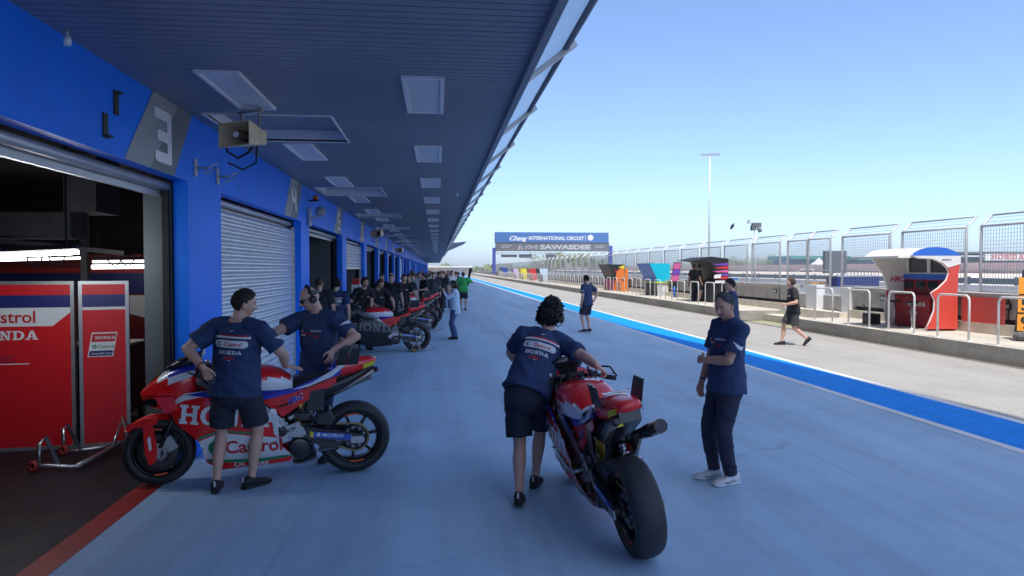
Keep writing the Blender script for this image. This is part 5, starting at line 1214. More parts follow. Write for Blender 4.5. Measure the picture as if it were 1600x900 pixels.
# ================================================================== pit wall side
KX, PX = 11.15, 13.2
M_WHT = mat('white painted steel', (.74,.75,.76), .4, var=.08, scale=4)
M_WALLC = mat('grey pit wall concrete', (.40,.39,.37), .8, var=.22, scale=2.2, bump=.1, bscale=40)
M_PALE = mat('pale painted concrete', (.62,.58,.50), .8, var=.15, scale=2)
M_FENCE = mat('galvanised fence post', (.60,.62,.63), .42, .35, var=.1, scale=6)
M_WIRE = mat('fence wire', (.30,.33,.36), .5, .3, var=0)
M_RAIL = mat('white guard rail paint', (.70,.70,.68), .4, var=.14, scale=7)
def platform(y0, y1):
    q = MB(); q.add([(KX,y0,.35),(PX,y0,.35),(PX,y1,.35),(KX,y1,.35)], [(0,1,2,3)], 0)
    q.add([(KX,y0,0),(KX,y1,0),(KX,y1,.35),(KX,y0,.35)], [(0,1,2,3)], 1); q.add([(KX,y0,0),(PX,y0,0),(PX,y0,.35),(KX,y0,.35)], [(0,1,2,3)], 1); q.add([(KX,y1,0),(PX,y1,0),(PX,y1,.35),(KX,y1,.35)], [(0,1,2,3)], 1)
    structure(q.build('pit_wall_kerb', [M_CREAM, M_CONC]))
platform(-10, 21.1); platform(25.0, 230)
q = MB(); q.box(12.1, 13.2, 21.1, 25.0, 0, .22, 0); q.box(12.7, 13.2, 21.1, 25.0, .22, .5, 0); structure(q.build('kerb_steps', M_PALE))
q = MB(); q.box(10.95, 11.2, -10, 230, 0, .006); structure(q.build('gutter', mat('stained gutter', (.16,.15,.13), .9, var=.3, scale=3)))
# the wall in long sections
wallt = thing('pit_wall', 'long grey concrete pit wall with a dark slot running behind the kerb', 'wall', (0,0,0))
for a, c in ((-10,21.1),(25.0,230)):
    q = MB(); q.box(13.08, 13.62, a, c, 1.20, 1.32, 0); q.build('wall_cap', M_WALLC, wallt, bevel=.012)
    q = MB(); q.box(13.2, 13.5, a, c, .72, 1.20, 0); q.box(13.02, 13.5, a, c, .35, .60, 1); q.box(13.3, 13.5, a, c, .60, .72, 2)
    for i in range(int((c-a)/4)): q.box(13.19, 13.2, a+4*i+1, a+4*i+1.04, .72, 1.2, 2)
    q.build('wall_face', [M_WALLC, M_PALE, M_BLK], wallt)
q = MB(); q.box(13.25, 13.5, 21.1, 25.0, .0, 1.0, 0); q.box(13.0, 13.25, 21.1, 21.5, 0, 1.3, 1); q.box(13.0, 13.3, 23.0, 23.7, 0, 1.34, 1); q.build('gate_block', [M_WALLC, M_WHT], wallt, bevel=.01)
for i, Y in enumerate((11.5, 15.1, 19.6, 26.4, 31, 36, 42, 48)):
    q = MB(); q.box(13.17, 13.195, Y-.16, Y+.16, .95, 1.10, 0); q.box(13.165, 13.17, Y-.12, Y-.02, .98, 1.07, 1); q.box(13.165, 13.17, Y+.02, Y+.12, .98, 1.07, 1); q.build('number_plate', [M_BLK, M_PWHITE], wallt)
# guard rails: bent white tubes on the kerb edge
def rail_mesh(w_):
    q = MB(); r = .12; pts = [(0,0,0),(0,0,.98-r)]+[(0,r-r*cos(a),.98-r+r*sin(a)) for a in (pi/8,pi/4,3*pi/8,pi/2)]+[(0,w_-r+r*sin(a),.98-r+r*cos(a)) for a in (0,pi/8,pi/4,3*pi/8,pi/2)]+[(0,w_,0)]
    q.tube(pts, .024, 10); q.lathe([(0,.012),(.06,.012),(.06,0)], (0,0,0), (0,0,1), 12); q.lathe([(0,.012),(.06,.012),(.06,0)], (0,w_,0), (0,0,1), 12); return q
rail0 = None; n = 0
for i in range(72):
    Y = 10.41-1.74*2+1.74*i
    if Y < 8 or 20.2 < Y < 25.1 or Y > 130: continue
    lb = f'white bent tube guard rail on the kerb, {ORD[n]} from the right edge of the picture' if n < 7 else 'white bent tube guard rail in the long far row on the kerb'
    if rail0 is None: rail0 = tag(rail_mesh(.95).build('guard_rail', M_RAIL), lb, 'guard rail', 'guard rails along the pit wall kerb'); o = rail0
    else: o = rail0.copy(); COL.objects.link(o); o['label'] = lb
    o.location = (KX+.14, Y, .35); n += 1
# catch fence panels with outward bent tops
def fence_panel(L, detail):
    root = thing('fence_panel', 'x', 'fence panel', (0,0,0), 0, 'catch fence panels on the pit wall'); Z0, Z1 = 0, 1.66
    q = MB()
    for y in (0, L): q.tube([(0,y,-.55),(0,y,Z1),(.30,y,Z1+.30)], .036, 10)
    q.tube([(0,0,Z1),(0,L,Z1)], .03, 8); q.tube([(.28,0,Z1+.28),(.28,L,Z1+.28)], .024, 8); q.tube([(0,0,.55),(0,L,.55)], .014, 6); q.tube([(0,0,.04),(0,L,.04)], .02, 6)
    q.build('fence_frame', M_FENCE, root)
    q = MB(); st = .088 if detail else .20; w_ = .0052 if detail else .009; y = st
    while y < L-.02: q.box(-.004, .004, y-w_/2, y+w_/2, .05, Z1); y += st
    z = .05+st
    while z < Z1-.02: q.box(-.0035, .0035, .03, L-.03, z-w_/2, z+w_/2); z += st
    for k in range(2): q.tube([(.1+.1*k,0,Z1+.1+.1*k),(.1+.1*k,L,Z1+.1+.1*k)], .005, 4)
    q.build('wire_mesh', M_WIRE, root); return root
fp = {(2.5, True): None, (2.5, False): None, (1.45, True): None}; ys = [(10.75,2.5),(13.75,2.5),(16.75,2.5),(19.8,2.5),(23.02,1.45),(24.55,1.45)]+[(26.6+2.95*i, 2.5) for i in range(46)]
for i, (Y, L) in enumerate(ys):
    key = (1.45 if L < 2 else 2.5, Y < 60); lb = (f'tall mesh fence panel with bent top on the pit wall, {ORD[i]} from the right' if i < 10 else 'tall mesh fence panel in the long far row on the pit wall')
    if fp[key] is None: fp[key] = fence_panel(key[0], key[1]); o = fp[key]; o['label'] = lb; o.location = (13.5, Y, 1.30)
    else: dup(fp[key], (13.5, Y, 1.30), 0, lb)
# ------------------------------------------------------------------ the nearest kiosk
YK = 16.3
def kz(px, py, Y=YK): return yp(1300+px/3.6, 330+py/3.6, Y)
M_KRED = mat('coral red panel', (.66,.075,.05), .4, var=.05); M_KDRED = mat('deep red desk', (.36,.012,.02), .45, var=.06); M_KWHT = mat('white kiosk shell', (.78,.76,.72), .4, var=.05); M_KBLU = mat('blue kiosk arch', (.03,.15,.62), .4, var=.05)
M_SCRN = mat('dark screen glass', (.015,.018,.028), .12, var=0); M_KGLS = mat('smoky kiosk window', (.10,.11,.11), .1, var=0)
t = thing('timing_kiosk', 'red, white and blue timing kiosk with curved white roof and block lettering', 'kiosk', (0,0,0))
# end panel outline measured in the photograph, given its own plane and thickness
PO = [(450,248),(480,262),(560,266),(615,290),(645,320),(655,345),(640,390),(600,430),(555,460),(575,500),(572,560),(548,620),(527,662),(700,662),(700,600),(700,450),(705,350),(715,295),(715,248)]
pts = [kz(*p) for p in PO]; pts = [(p.x, p.z) for p in pts]
q = MB(); q.prism(pts, lambda a, c: (a, YK-.04, c), lambda a, c: (a, YK+.04, c), 0); q.build('end_panel', M_KRED, t)
q = MB()
A_ = [kz(*p) for p in ((448,250),(470,230),(500,214),(540,204),(590,202),(640,208),(690,228),(718,250))]
q.prism([(p.x, p.z) for p in A_], lambda a, c: (a, YK-.05, c), lambda a, c: (a, YK+.04, c), 0)
W_ = [kz(*p) for p in ((450,251),(480,262),(560,267),(615,290),(645,318),(716,297),(716,251))]
q.prism([(p.x, p.z) for p in W_], lambda a, c: (a, YK-.052, c), lambda a, c: (a, YK-.042, c), 1)
E_ = [kz(*p) for p in PO[:13]]; q.tube([p+V((0,-.0,0)) for p in E_], .022, 8, 1)
place2d(q, HON, kz(610,278)+V((0,-.055,0)), (1,0,0), (0,0,1), .04, 2, (0,-1,0), .004)
q.build('end_trim', [M_KBLU, M_KWHT, M_NAVY], t)
LK = 1.95; x0 = A_[0].x; x1 = A_[-1].x; zb = A_[0].z
q = MB(); rows = []
for yy, dx in ((YK+.04,0),(YK+1.0,-.0),(YK+LK,-.0)):
    rows.append([(p.x+dx, yy, p.z) for p in A_]+[(p.x+dx, yy, p.z-.05 if 0 < i < 7 else p.z-.02) for i, p in reversed(list(enumerate(A_)))])
q.rings(rows, 0, False); q.bar((x0-.16,YK+.04,zb-.03),(x0-.16,YK+LK,zb-.03),.34,.05); q.build('roof', M_KWHT, t)
q = MB(); zt = zb-.02
q.prism([(x1,.35),(x1-.62,.35),(x1-.70,.9),(x1-.60,1.35),(x1-.75,1.75),(x1-1.1,zt),(x1,zt)], lambda a, c: (a, YK+LK-.06, c), lambda a, c: (a, YK+LK, c), 0)
place2d(q, text2d('HRC', .05, .2), (x1-.55,YK+LK-.06,1.55), (1,0,0), (0,0,1), .15, 1, (0,-1,0), .004); q.box(x1-.66, x1-.6, YK+LK-.07, YK+LK-.062, 1.1, 1.3, 1); q.build('far_panel', [M_KWHT, M_RPRINT], t)
q = MB(); q.box(x1-.10, x1-.04, YK+.04, YK+LK-.06, .35, 1.30, 0); q.box(x1-.42, x1-.10, YK+.04, YK+LK-.06, 1.16, 1.20, 0); q.box(x1-.40, x1-.34, YK+.5, YK+LK-.06, .38, 1.16, 0)
place2d(q, HON, (x1-.402,YK+1.35,.92), (0,-1,0), (0,0,1), .11, 1, (-1,0,0), .004); place2d(q, CAS2, (x1-.402,YK+1.3,.70), (0,-1,0), (0,0,1), .08, 1, (-1,0,0), .004); place2d(q, HRC2, (x1-.402,YK+1.25,.52), (0,-1,0), (0,0,1), .08, 1, (-1,0,0), .004); q.build('desk', [M_KDRED, M_PWHITE], t)
q = MB(); q.box(x1-.14, x1-.04, YK+.04, YK+LK-.06, 1.30, 1.62, 0); q.box(x1-.15, x1-.05, YK+.04, YK+LK-.06, 1.62, 1.76, 1); q.build('screen_bank', [M_KDRED, M_KBLU], t)
for i in range(4): q = MB(); q.box(x1-.165, x1-.14, YK+.12+.46*i, YK+.46+.46*i, 1.36, 1.58); q.build('monitor', M_SCRN, t)
q = MB(); q.box(x1-.06, x1-.04, YK+.04, YK+LK-.06, 1.80, zb-.02, 0)
for yy in (YK+.1, YK+.95, YK+1.8): q.bar((x1-.1, yy, 1.76), (x1-.12, yy, zb), .10, .04, 1)
q.box(x1-.12, x1-.03, YK+.04, YK+LK-.06, 1.76, 1.80, 1); q.build('rear_window', [M_KGLS, M_KWHT], t)
for i, yy in enumerate((17.0, 17.7)):
    s_ = thing('bar_stool', f'black bar stool in front of the red kiosk desk, {"nearer" if i == 0 else "farther"} one', 'stool', (x1-.75, yy, .35), 0, 'bar stools at the kiosk'); q = MB(); q.lathe([(0,.05),(.15,.05),(.16,.02),(.13,0),(0,0)], (0,0,.66), (0,0,1), 16); q.build('seat', M_BLK, s_)
    q = MB(); q.tube([(0,0,.02),(0,0,.66)], .022, 8); q.lathe([(0,.03),(.16,.02),(.17,0)], (0,0,0), (0,0,1), 16); q.build('pedestal', M_STEEL, s_)
q = MB(); q.box(x1-1.0, x1-.7, 18.35, 18.75, .35, .65, 0); q.bar((x1-.98,18.4,.65),(x1-.98,18.75,.9),.03,.03); tag(q.build('equipment_case', M_PLAS, bevel=.02), 'black equipment case beside the white end of the red kiosk', 'case')
# translucent red guard beside the end panel
m = bpy.data.materials.new('clear red acrylic'); m.use_nodes = True; bs = m.node_tree.nodes['Principled BSDF']; bs.inputs['Base Color'].default_value = (.75,.12,.10,1); bs.inputs['Alpha'].default_value = .62; bs.inputs['Roughness'].default_value = .15
q = MB(); q.box(12.99, 13.008, 14.9, 16.24, .60, 1.22); tag(q.build('acrylic_guard', m), 'see-through red acrylic sheet against the wall next to the kiosk', 'guard')
# number board at the right edge
t = thing('pit_board', 'leaning black pit board with orange numbers 5 and 90 by the wall', 'pit board', (12.60, 13.72, .35), radians(-26)); M_ORN = mat('orange number plate', (.78,.30,.02), .5, var=.05)
tl = Matrix.Rotation(-.16, 3, 'X')
def bp_(x, y, z): return tl @ V((x, y, z))
q = MB(); q.prism([(-.30,.20),(.32,.20),(.24,1.55),(-.10,1.55)], lambda a, c: bp_(a,.0,c), lambda a, c: bp_(a,.05,c), 0); q.build('board', M_BLK, t)
for z0, s_ in ((.22,'90'),(.62,'5'),(1.02,'')):
    q = MB(); q.prism([(-.26+.06*(z0-.2),z0),(.29-.06*(z0-.2),z0),(.29-.06*(z0+.16),z0+.36),(-.26+.06*(z0+.16),z0+.36)], lambda a, c: bp_(a,-.012,c), lambda a, c: bp_(a,-.002,c), 0)
    m2 = text2d(s_, .03) if s_ else ([], []); vs = [bp_(-.20+.05*z0+v[0]*.28, -.016, z0+.05+v[1]*.27) for v in m2[0]]; q.add(vs, m2[1], 1); q.build('number_row', [M_ORN, M_BLK], t)
q = MB(); q.ball((0,.02,.10), (.34,.16,.13), 14, 8); q.build('sandbag', mat('grey sack', (.12,.12,.12), .9, var=.5, scale=20, bump=.6, bscale=25), t)
# ------------------------------------------------------------------ the other kiosks
M_CYAN = mat('cyan panel', (.0,.50,.66), .4, var=.05); M_DCYAN = mat('deep cyan panel', (.0,.12,.50), .45, var=.05); M_LIME = mat('lime strip', (.62,.72,.04), .5, var=.05); M_LG = mat('pale grey panel', (.50,.52,.54), .5, var=.06); M_PURP = mat('purple panel', (.18,.06,.42), .4, var=.1); M_PINK = mat('pink panel', (.62,.12,.30), .45, var=.08); M_OR = mat('orange panel', (.75,.20,.02), .4, var=.05); M_YL = mat('yellow panel', (.76,.68,.03), .4, var=.05); M_LB = mat('ice blue panel', (.50,.62,.76), .4, var=.05); M_RD = mat('bright red panel', (.62,.03,.04), .4, var=.05)
def prof_kiosk(label, Y0, L, up, low, mats, extra=None, zt=2.2):
    """up / low: (x, z) outlines swept along the wall; mats = end, front, base, trim"""
    t = thing('timing_kiosk', label, 'kiosk', (0,0,0)); q = MB()
    q.prism(up, lambda a, c: (a, Y0, c), lambda a, c: (a, Y0+L, c), 1); q.add([(a, Y0-.01, c) for a, c in up], [tuple(range(len(up)))], 0); q.build('hood', [mats[0], mats[1]], t)
    q = MB(); q.prism(low, lambda a, c: (a, Y0+.04, c), lambda a, c: (a, Y0+L-.04, c), 0); q.add([(a, Y0+.03, c) for a, c in low], [tuple(range(len(low)))], 1); q.build('base', [mats[2], mats[3]], t)
    if extra: extra(t, Y0, L)
    return t
UPP = [(12.0,2.22),(13.2,2.20),(13.2,1.15),(12.45,1.15),(12.4,1.45)]; LOW = [(12.45,1.10),(13.15,1.10),(13.15,.35),(12.5,.35)]
def ex_cyan(t, Y0, L):
    q = MB(); q.box(12.38, 13.22, Y0-.03, Y0+L+.03, 1.09, 1.16); q.build('lime_strip', M_LIME, t)
    q = MB(); q.add([(p[0]*.4+12.78, Y0+.02, .55+p[1]*.4) for p in disc2d(16)[0]], disc2d(16)[1]); q.build('round_mark', M_KWHT, t)
prof_kiosk('cyan angular timing kiosk with a lime strip over its grey base', 39.0, 2.6, UPP, LOW, (M_CYAN, M_DCYAN, M_BLK, M_LG), ex_cyan)
def ex_bull(t, Y0, L):
    q = MB(); q.add([(12.62,Y0-.02,1.72),(13.18,Y0-.02,2.12),(13.2,Y0-.02,.36),(12.95,Y0-.02,1.1),(12.55,Y0-.02,.36)], [(0,1,2,3,4)], 0); q.add([(12.75,Y0-.03,2.0),(13.19,Y0-.03,2.18),(13.19,Y0-.03,1.9)], [(0,1,2)], 1); q.add([(12.5,Y0-.03,1.85),(12.75,Y0-.03,1.7),(12.6,Y0-.03,1.6)], [(0,1,2)], 2); q.build('orange_graphic', [M_OR, M_YL, M_RD], t)
    q = MB()
    for yy in (Y0+.5, Y0+1.5): q.box(12.28, 12.3, yy, yy+.5, 1.6, 1.85)
    q.build('red_badge', M_RD, t)
prof_kiosk('black and orange timing kiosk with jagged orange and yellow graphics', 48.8, 3.0, UPP, [(12.55,1.12),(13.15,1.12),(13.15,.35),(12.45,.35)], (M_BLK, M_BLK, M_RD, M_OR), ex_bull)
q = MB(); q.prism([(12.5,1.0),(12.9,1.0),(12.9,.35),(12.5,.35)], lambda a, c: (a,47.0,c), lambda a, c: (a,48.5,c)); q.prism([(12.7,.35),(12.95,.35),(12.95,1.9),(12.75,1.9)], lambda a, c: (a,46.9,c), lambda a, c: (a,47.01,c)); tag(q.build('orange_stand', M_OR, bevel=.02), 'orange stand with upright orange post right of the black and orange kiosk', 'stand')
t = thing('pit_board', 'tilted pink and purple pit board beside the cyan kiosk', 'pit board', (12.75, 36.9, .35), radians(-10)); q = MB()
for i, mm in enumerate((2,0,1,0)): q.add([(-.22+.05*i, 0, .55+.33*i), (.16+.05*i, 0, .55+.33*i), (.21+.05*i, 0, .86+.33*i), (-.17+.05*i, 0, .86+.33*i)], [(0,1,2,3)], mm)
q.prism([(-.24,.5),(.18,.5),(.38,1.9),(-.04,1.9)], lambda a, c: (a,.01,c), lambda a, c: (a,.04,c), 2); q.build('board', [M_PINK, M_PURP, M_BLK], t); q = MB(); q.tube([(0,.03,0),(0,.03,.6)], .05, 10); q.build('stem', M_KBLU, t)
def ex_dark(t, Y0, L):
    q = MB(); y = Y0-.02
    for k, (z, mm) in enumerate(((2.1,0),(1.95,1),(1.78,2),(1.62,0),(1.48,1))): q.add([(12.55+.1*(k % 2),y,z),(13.28,y,z+.08),(13.28,y,z-.05),(12.75,y,z-.04)], [(0,1,2,3)], mm)
    q.add([(12.62,y-.01,1.62),(12.95,y-.01,1.66),(12.92,y-.01,1.48),(12.60,y-.01,1.46)], [(0,1,2,3)], 3); q.add([(12.66,y-.01,1.36),(13.25,y-.01,1.36),(13.22,y-.01,1.24),(12.64,y-.01,1.24)], [(0,1,2,3)], 3); q.build('streak_graphic', [M_PURP, M_RD, M_PINK, M_PWHITE], t)
    q = MB(); q.box(13.0, 13.1, Y0+.1, Y0+L-.1, 1.3, 1.6)
    q.build('monitor', M_SCRN, t)
prof_kiosk('black timing kiosk with wide visor and purple streaks on its end', 31.1, 2.6, [(11.75,2.30),(12.5,2.46),(13.3,2.36),(13.3,1.2),(13.05,1.2),(12.85,1.5),(12.45,2.22)], [(12.5,1.2),(13.2,1.2),(13.2,.35),(12.45,.35)], (M_BLK, M_BLK, M_BLK, M_BLK), ex_dark)
for i, (u, Y) in enumerate(((1082, 32.9), (1091, 32.2))):
    k = yp(u, 600, Y); dup(stand if i else walk, (k.x, Y, .35), radians(-75-20*i), ('person in dark jacket with a white badge at the black kiosk, left of two', 'person in dark shirt at the black kiosk, right of two')[i], {'dark grey cloth': M_BLKT})
CX_ = [(12.1,1.92),(13.1,1.92),(13.15,.35),(12.6,.35),(12.5,1.1),(12.2,1.4)]; B0 = [(12.62,.75),(13.1,.75),(13.1,.36),(12.62,.36)]
prof_kiosk('ice blue and white timing kiosk with a black edge, nearest of the far cluster', 83, 3.4, CX_, B0, (M_LB, M_BLK, M_LG, M_CYAN))
prof_kiosk('bright red timing kiosk with white panel in the far cluster', 92, 3.4, CX_, B0, (M_RD, M_KRED, M_RD, M_KWHT))
prof_kiosk('plain yellow timing kiosk in the far cluster', 102, 3.4, CX_, B0, (M_YL, M_YL, M_YL, M_BLK))
prof_kiosk('lilac and white timing kiosk in the far cluster', 112, 3.6, CX_, B0, (mat('lilac panel', (.55,.45,.60), .5), M_PURP, M_KWHT, M_LG))
prof_kiosk('dark blue timing kiosk at the far end of the cluster', 131, 4, [(12.0,2.2),(13.1,2.1),(13.15,.35),(12.6,.35),(12.6,1.1),(12.1,1.6)], B0, (mat('royal blue panel', (.03,.06,.35), .4), M_NAVY, M_NAVY, M_NAVY))
# ================================================================== far things
def bx(mb, u0, v0, u1, v1, Y, d, mi=None):
    a, c = yp(u0, v1, Y), yp(u1, v0, Y); mb.box(a.x, c.x, Y, Y+d, a.z, c.z, mi)
# gantry over the start straight
M_GBLU = mat('gantry blue sign', (.06,.17,.42), .5, var=.05); M_GGRY = mat('gantry grey sign', (.15,.155,.165), .5, var=.05); M_GPOST = mat('gantry blue post', (.05,.08,.38), .5, var=.05)
YG = 150.
t = thing('start_gantry', 'blue and grey overhead gantry with white circuit name on two blue posts', 'gantry', (0,0,0))
q = MB(); bx(q, 774, 363.5, 951, 378.5, YG, 2.2); q.build('blue_sign', M_GBLU, t)
q = MB(); bx(q, 775, 379, 952, 392, YG+.1, 2); q.build('grey_sign', M_GGRY, t)
q = MB(); bx(q, 770, 387, 774.5, 428, YG+.4, 1.2); q.build('gantry_post', M_GPOST, t)
q = MB(); bx(q, 951.5, 384, 957, 428, YG+.4, 1.2); q.build('gantry_post', M_GPOST, t)
q = MB(); S1 = text2d('Chang', .05, .35, .9); S2 = text2d('INTERNATIONAL CIRCUIT', .05, .1, 1.02)
def gtext(m2, u0, v1, u1, Y, mi, hscale=None):
    a, c = yp(u0, v1, Y), yp(u1, v1, Y); L = c.x-a.x; k = L/width2d(m2); hh = hscale or k
    q.add([(a.x+v[0]*k, Y-.03-v[2], a.z+v[1]*hh) for v in m2[0]], m2[1], mi)
gtext(S1, 796, 375.5, 824, YG, 0, .95); gtext(S2, 826, 374.6, 913, YG, 0, .78); a = yp(918, 376, YG); q.add([(a.x+p[0]*1.3, YG-.03, a.z+p[1]*1.3) for p in disc2d(16)[0]], disc2d(16)[1], 0); q.box(a.x-.5, a.x-.42, YG-.04, YG-.01, a.z, a.z+1.2, 0)
gtext(text2d('SAWASDEE', .06), 844, 389.2, 923, YG+.1, 1, .95)
try: gtext(text2d('\u0e2a\u0e27\u0e31\u0e2a\u0e14\u0e35', .03), 820, 388.6, 840, YG+.1, 1, .72)
except Exception: pass
a = yp(809, 390, YG+.1); q.add([(a.x, YG+.07, a.z), (a.x+.35, YG+.07, a.z), (a.x+.62, YG+.07, a.z+1.1), (a.x+.5, YG+.07, a.z+1.1)], [(0,1,2,3)], 1); q.add([(a.x+.6, YG+.07, a.z+.7), (a.x+.78, YG+.07, a.z+.7), (a.x+1.15, YG+.07, a.z), (a.x+.85, YG+.07, a.z)], [(0,1,2,3)], 1)
for u0, u1, v in ((783, 800, 384), (783, 796, 386.5), (930, 944, 384.3), (930, 944, 387)): bx(q, u0, v-.4, u1, v+.4, YG+.06, .02, 1)
q.build('lettering', [M_PWHITE, mat('silver lettering', (.50,.52,.55), .4, var=.05)], t)
q = MB(); a, c = yp(776, 395, YG+.6), yp(870, 395, YG+.6); q.bar(a, c, .12, .12); q.bar(a+V((0,0,-.3)), c+V((0,0,-.3)), .12, .12)
for i in range(12): k = a.lerp(c, i/11); q.bar(k+V((0,0,.5)), k+V((0,0,-.3)), .08, .08)
q.build('light_truss', M_STEEL, t)
for u0, u1, v0, v1 in ((783, 808, 398, 402), (811, 831, 397, 403)):
    q = MB(); bx(q, u0, v0, u1, v1, YG+.6, .4); q.build('signal_panel', M_GGRY, t)
q = MB()
for i in range(5): bx(q, 853+3.2*i, 396, 855.4+3.2*i, 406, YG+.6, .4)
q.build('start_lights', M_GGRY, t)
# lamp mast and the camera pole
a = yp(1108, 385, 120); b_ = yp(1108, 243, 120); t = thing('floodlight_mast', 'very tall thin grey floodlight mast standing against the sky', 'light mast', (a.x, 120, 0)); zt = b_.z
q = MB(); q.tube([(0,0,0),(0,0,zt)], [.22,.11], 10); q.build('mast', M_FENCE, t); q = MB(); q.bar((-1.6,0,zt),(1.9,0,zt+.12),.14,.14)
for i in range(8): q.obox((-1.5+.45*i,-.1,zt+.2+.02*i), (.15,.12,.12))
q.build('floodlight_head', M_TRIM, t)
a = yp(1179.5, 420, 31); zt = yp(1179, 352, 31).z; t = thing('camera_pole', 'pole with a cluster of grey cameras and speakers above the fence', 'camera pole', (a.x, 31, 0))
q = MB(); q.tube([(0,0,0),(0,0,zt)], .045, 10); q.build('pole', M_FENCE, t); q = MB(); q.obox((.05,0,zt+.02), (.20,.12,.10)); q.obox((-.12,0,zt-.12), (.08,.1,.12)); q.tube([(.1,-.1,zt-.1),(.16,-.2,zt-.3)], .09, 10); q.build('camera_cluster', mat('camera grey', (.16,.17,.18), .5), t, bevel=.02)
q = MB(); q.tube([(-.05,0,zt),(-.28,0,zt+.16)], .03, 8); q.obox((-.3,0,zt+.16), (.06,.05,.09)); q.build('side_camera', M_FENCE, t)
a = yp(1144.5, 353, 60); q = MB(); q.tube([a+V((-.12,0,-.22)), a+V((0,0,0)), a+V((.12,0,.2))], [.10,.16,.05], 8, rnd=True); q.prism([(0,.0),(.35,.3),(.15,-.1)], lambda u, v: a+V((u*.6,.0,v+.02)), lambda u, v: a+V((u*.6,.03,v+.02))); tag(q.build('bird', M_CARB), 'dark bird in the sky left of the camera pole', 'bird')
# thin light poles and stands seen through the fence
M_SEA = mat('sea green roof', (.10,.32,.30), .5, var=.1); M_STAND = mat('blue grey stand seats', (.16,.20,.26), .7, var=.35, scale=.6); M_NAVYB = mat('navy crates', (.02,.06,.22), .6, var=.5, scale=2.5); M_TENT = mat('white canvas', (.80,.80,.80), .6, var=.03); M_PINKW = mat('pale pink barrier', (.60,.45,.42), .6, var=.1, scale=.4); M_SAND = mat('pale gravel bank', (.62,.55,.46), .9, var=.1, scale=.2)  # stand seats: one mottled blue grey colour
def far(name, label, cat, parts, group=None):
    t = thing(name, label, cat, (0,0,0), 0, group)
    for pn, m, bl in parts:
        q = MB()
        for b4 in bl: bx(q, *b4)
        q.build(pn, m, t)
    return t
q = MB(); q.box(30, 30.4, -20, 600, 0, 1.0, 0); tag(q.build('track_wall', M_TENT), 'long low white wall along the far side of the race track', 'wall')
q = MB(); q.box(38, 38.3, -20, 500, .35, .75, 0); q.box(38, 38.3, -20, 500, .85, 1.25, 0)
for i in range(120): q.box(38.3, 38.45, -20+4.2*i, -19.85+4.2*i, 0, 1.35, 0)
tag(q.build('crash_barrier', mat('blue grey barrier steel', (.13,.17,.23), .5, .3, var=.2)), 'long blue grey steel crash barrier beyond the track', 'barrier')
q = MB(); q.add([(46,-20,0),(60,-20,1.4),(60,500,1.4),(46,500,0)], [(0,1,2,3)]); structure(q.build('gravel_bank', M_SAND))
q = MB(); q.box(60.5, 60.9, -20, 480, 1.2, 2.6, 0); tag(q.build('sponsor_barrier', M_PINKW), 'pale pink advertising wall on top of the gravel bank', 'barrier')
far('grandstand', 'distant grandstand with sea green roof behind the white tent', 'grandstand', (('roof', M_SEA, [(1236,400,1330,405,190,14)]), ('seating', M_STAND, [(1228,406,1300,418,192,8),(1300,406,1335,420,192,8)]), ('front_wall', M_TENT, [(1226,418,1336,428,190,2)])))
far('grandstand', 'long pale distant grandstand behind the red kiosk', 'grandstand', (('roof', M_SEA, [(1340,402,1470,406,170,12)]), ('seating', M_STAND, [(1340,407,1470,416,172,8)]), ('front_wall', M_TENT, [(1336,416,1480,424,169,2)])))
far('hospitality_block', 'low white roofed hospitality block with blue glazed front at the right edge', 'building', (('roof', M_TENT, [(1490,414,1720,424,84,8)]), ('dark_front', M_NAVYB, [(1494,425,1700,449,86,5)]), ('white_column', M_TENT, [(1538,424,1543,450,85,.6),(1494,424,1496,450,85,.6),(1574,424,1577,450,85,.6)]), ('blue_poster', mat('bright blue poster', (.05,.22,.62), .5, var=.4, scale=1.2), [(1512,428,1530,440,85.7,.2),(1574,428,1598,442,85.7,.2)]), ('red_strip', M_RPRINT, [(1546,426,1570,428,85.7,.2)])))
t = far('grandstand', 'tall grandstand with a long white sign at the right edge', 'grandstand', (('seating', M_STAND, [(1500,402,1760,414,132,10)]), ('roof', M_GGRY, [(1492,394,1760,396.5,130,14)]), ('sign_board', M_TENT, [(1540,397,1660,407,129,.5)])))
q = MB(); a = yp(1548, 405, 129); c = yp(1600, 405, 129); k = (c.x-a.x)/width2d(HON); q.add([(a.x+v[0]*k, 128.9-v[2], a.z+v[1]*1.1) for v in HON[0]], HON[1]); q.build('sign_lettering', mat('faded red lettering', (.66,.25,.25), .5), t)
# white tent
a, c, pk = yp(1259, 427, 110), yp(1299, 427, 110), yp(1273, 403, 110); t = thing('marquee_tent', 'white pointed marquee tent beyond the fence', 'tent', (0,0,0)); q = MB(); cx, hw = (a.x+c.x)/2, (c.x-a.x)/2
rows = [[(cx-hw*k, 110-hw*k, z), (cx+hw*k, 110-hw*k, z), (cx+hw*k, 110+hw*k, z), (cx-hw*k, 110+hw*k, z)] for k, z in ((1, a.z+.5), (.55, a.z+1.2), (.22, a.z+1.9), (.03, pk.z))]; q.rings(rows, 0, False); q.build('canopy', M_TENT, t)
q = MB()
for sx in (-1, 1):
    for sy in (-1, 1): q.tube([(cx+sx*hw, 110+sy*hw, 0), (cx+sx*hw, 110+sy*hw, a.z+.5)], .05, 6)
q.box(cx-hw, cx+hw, 110+hw-.05, 110+hw, 0, a.z+.5); q.build('tent_wall', M_TENT, t)
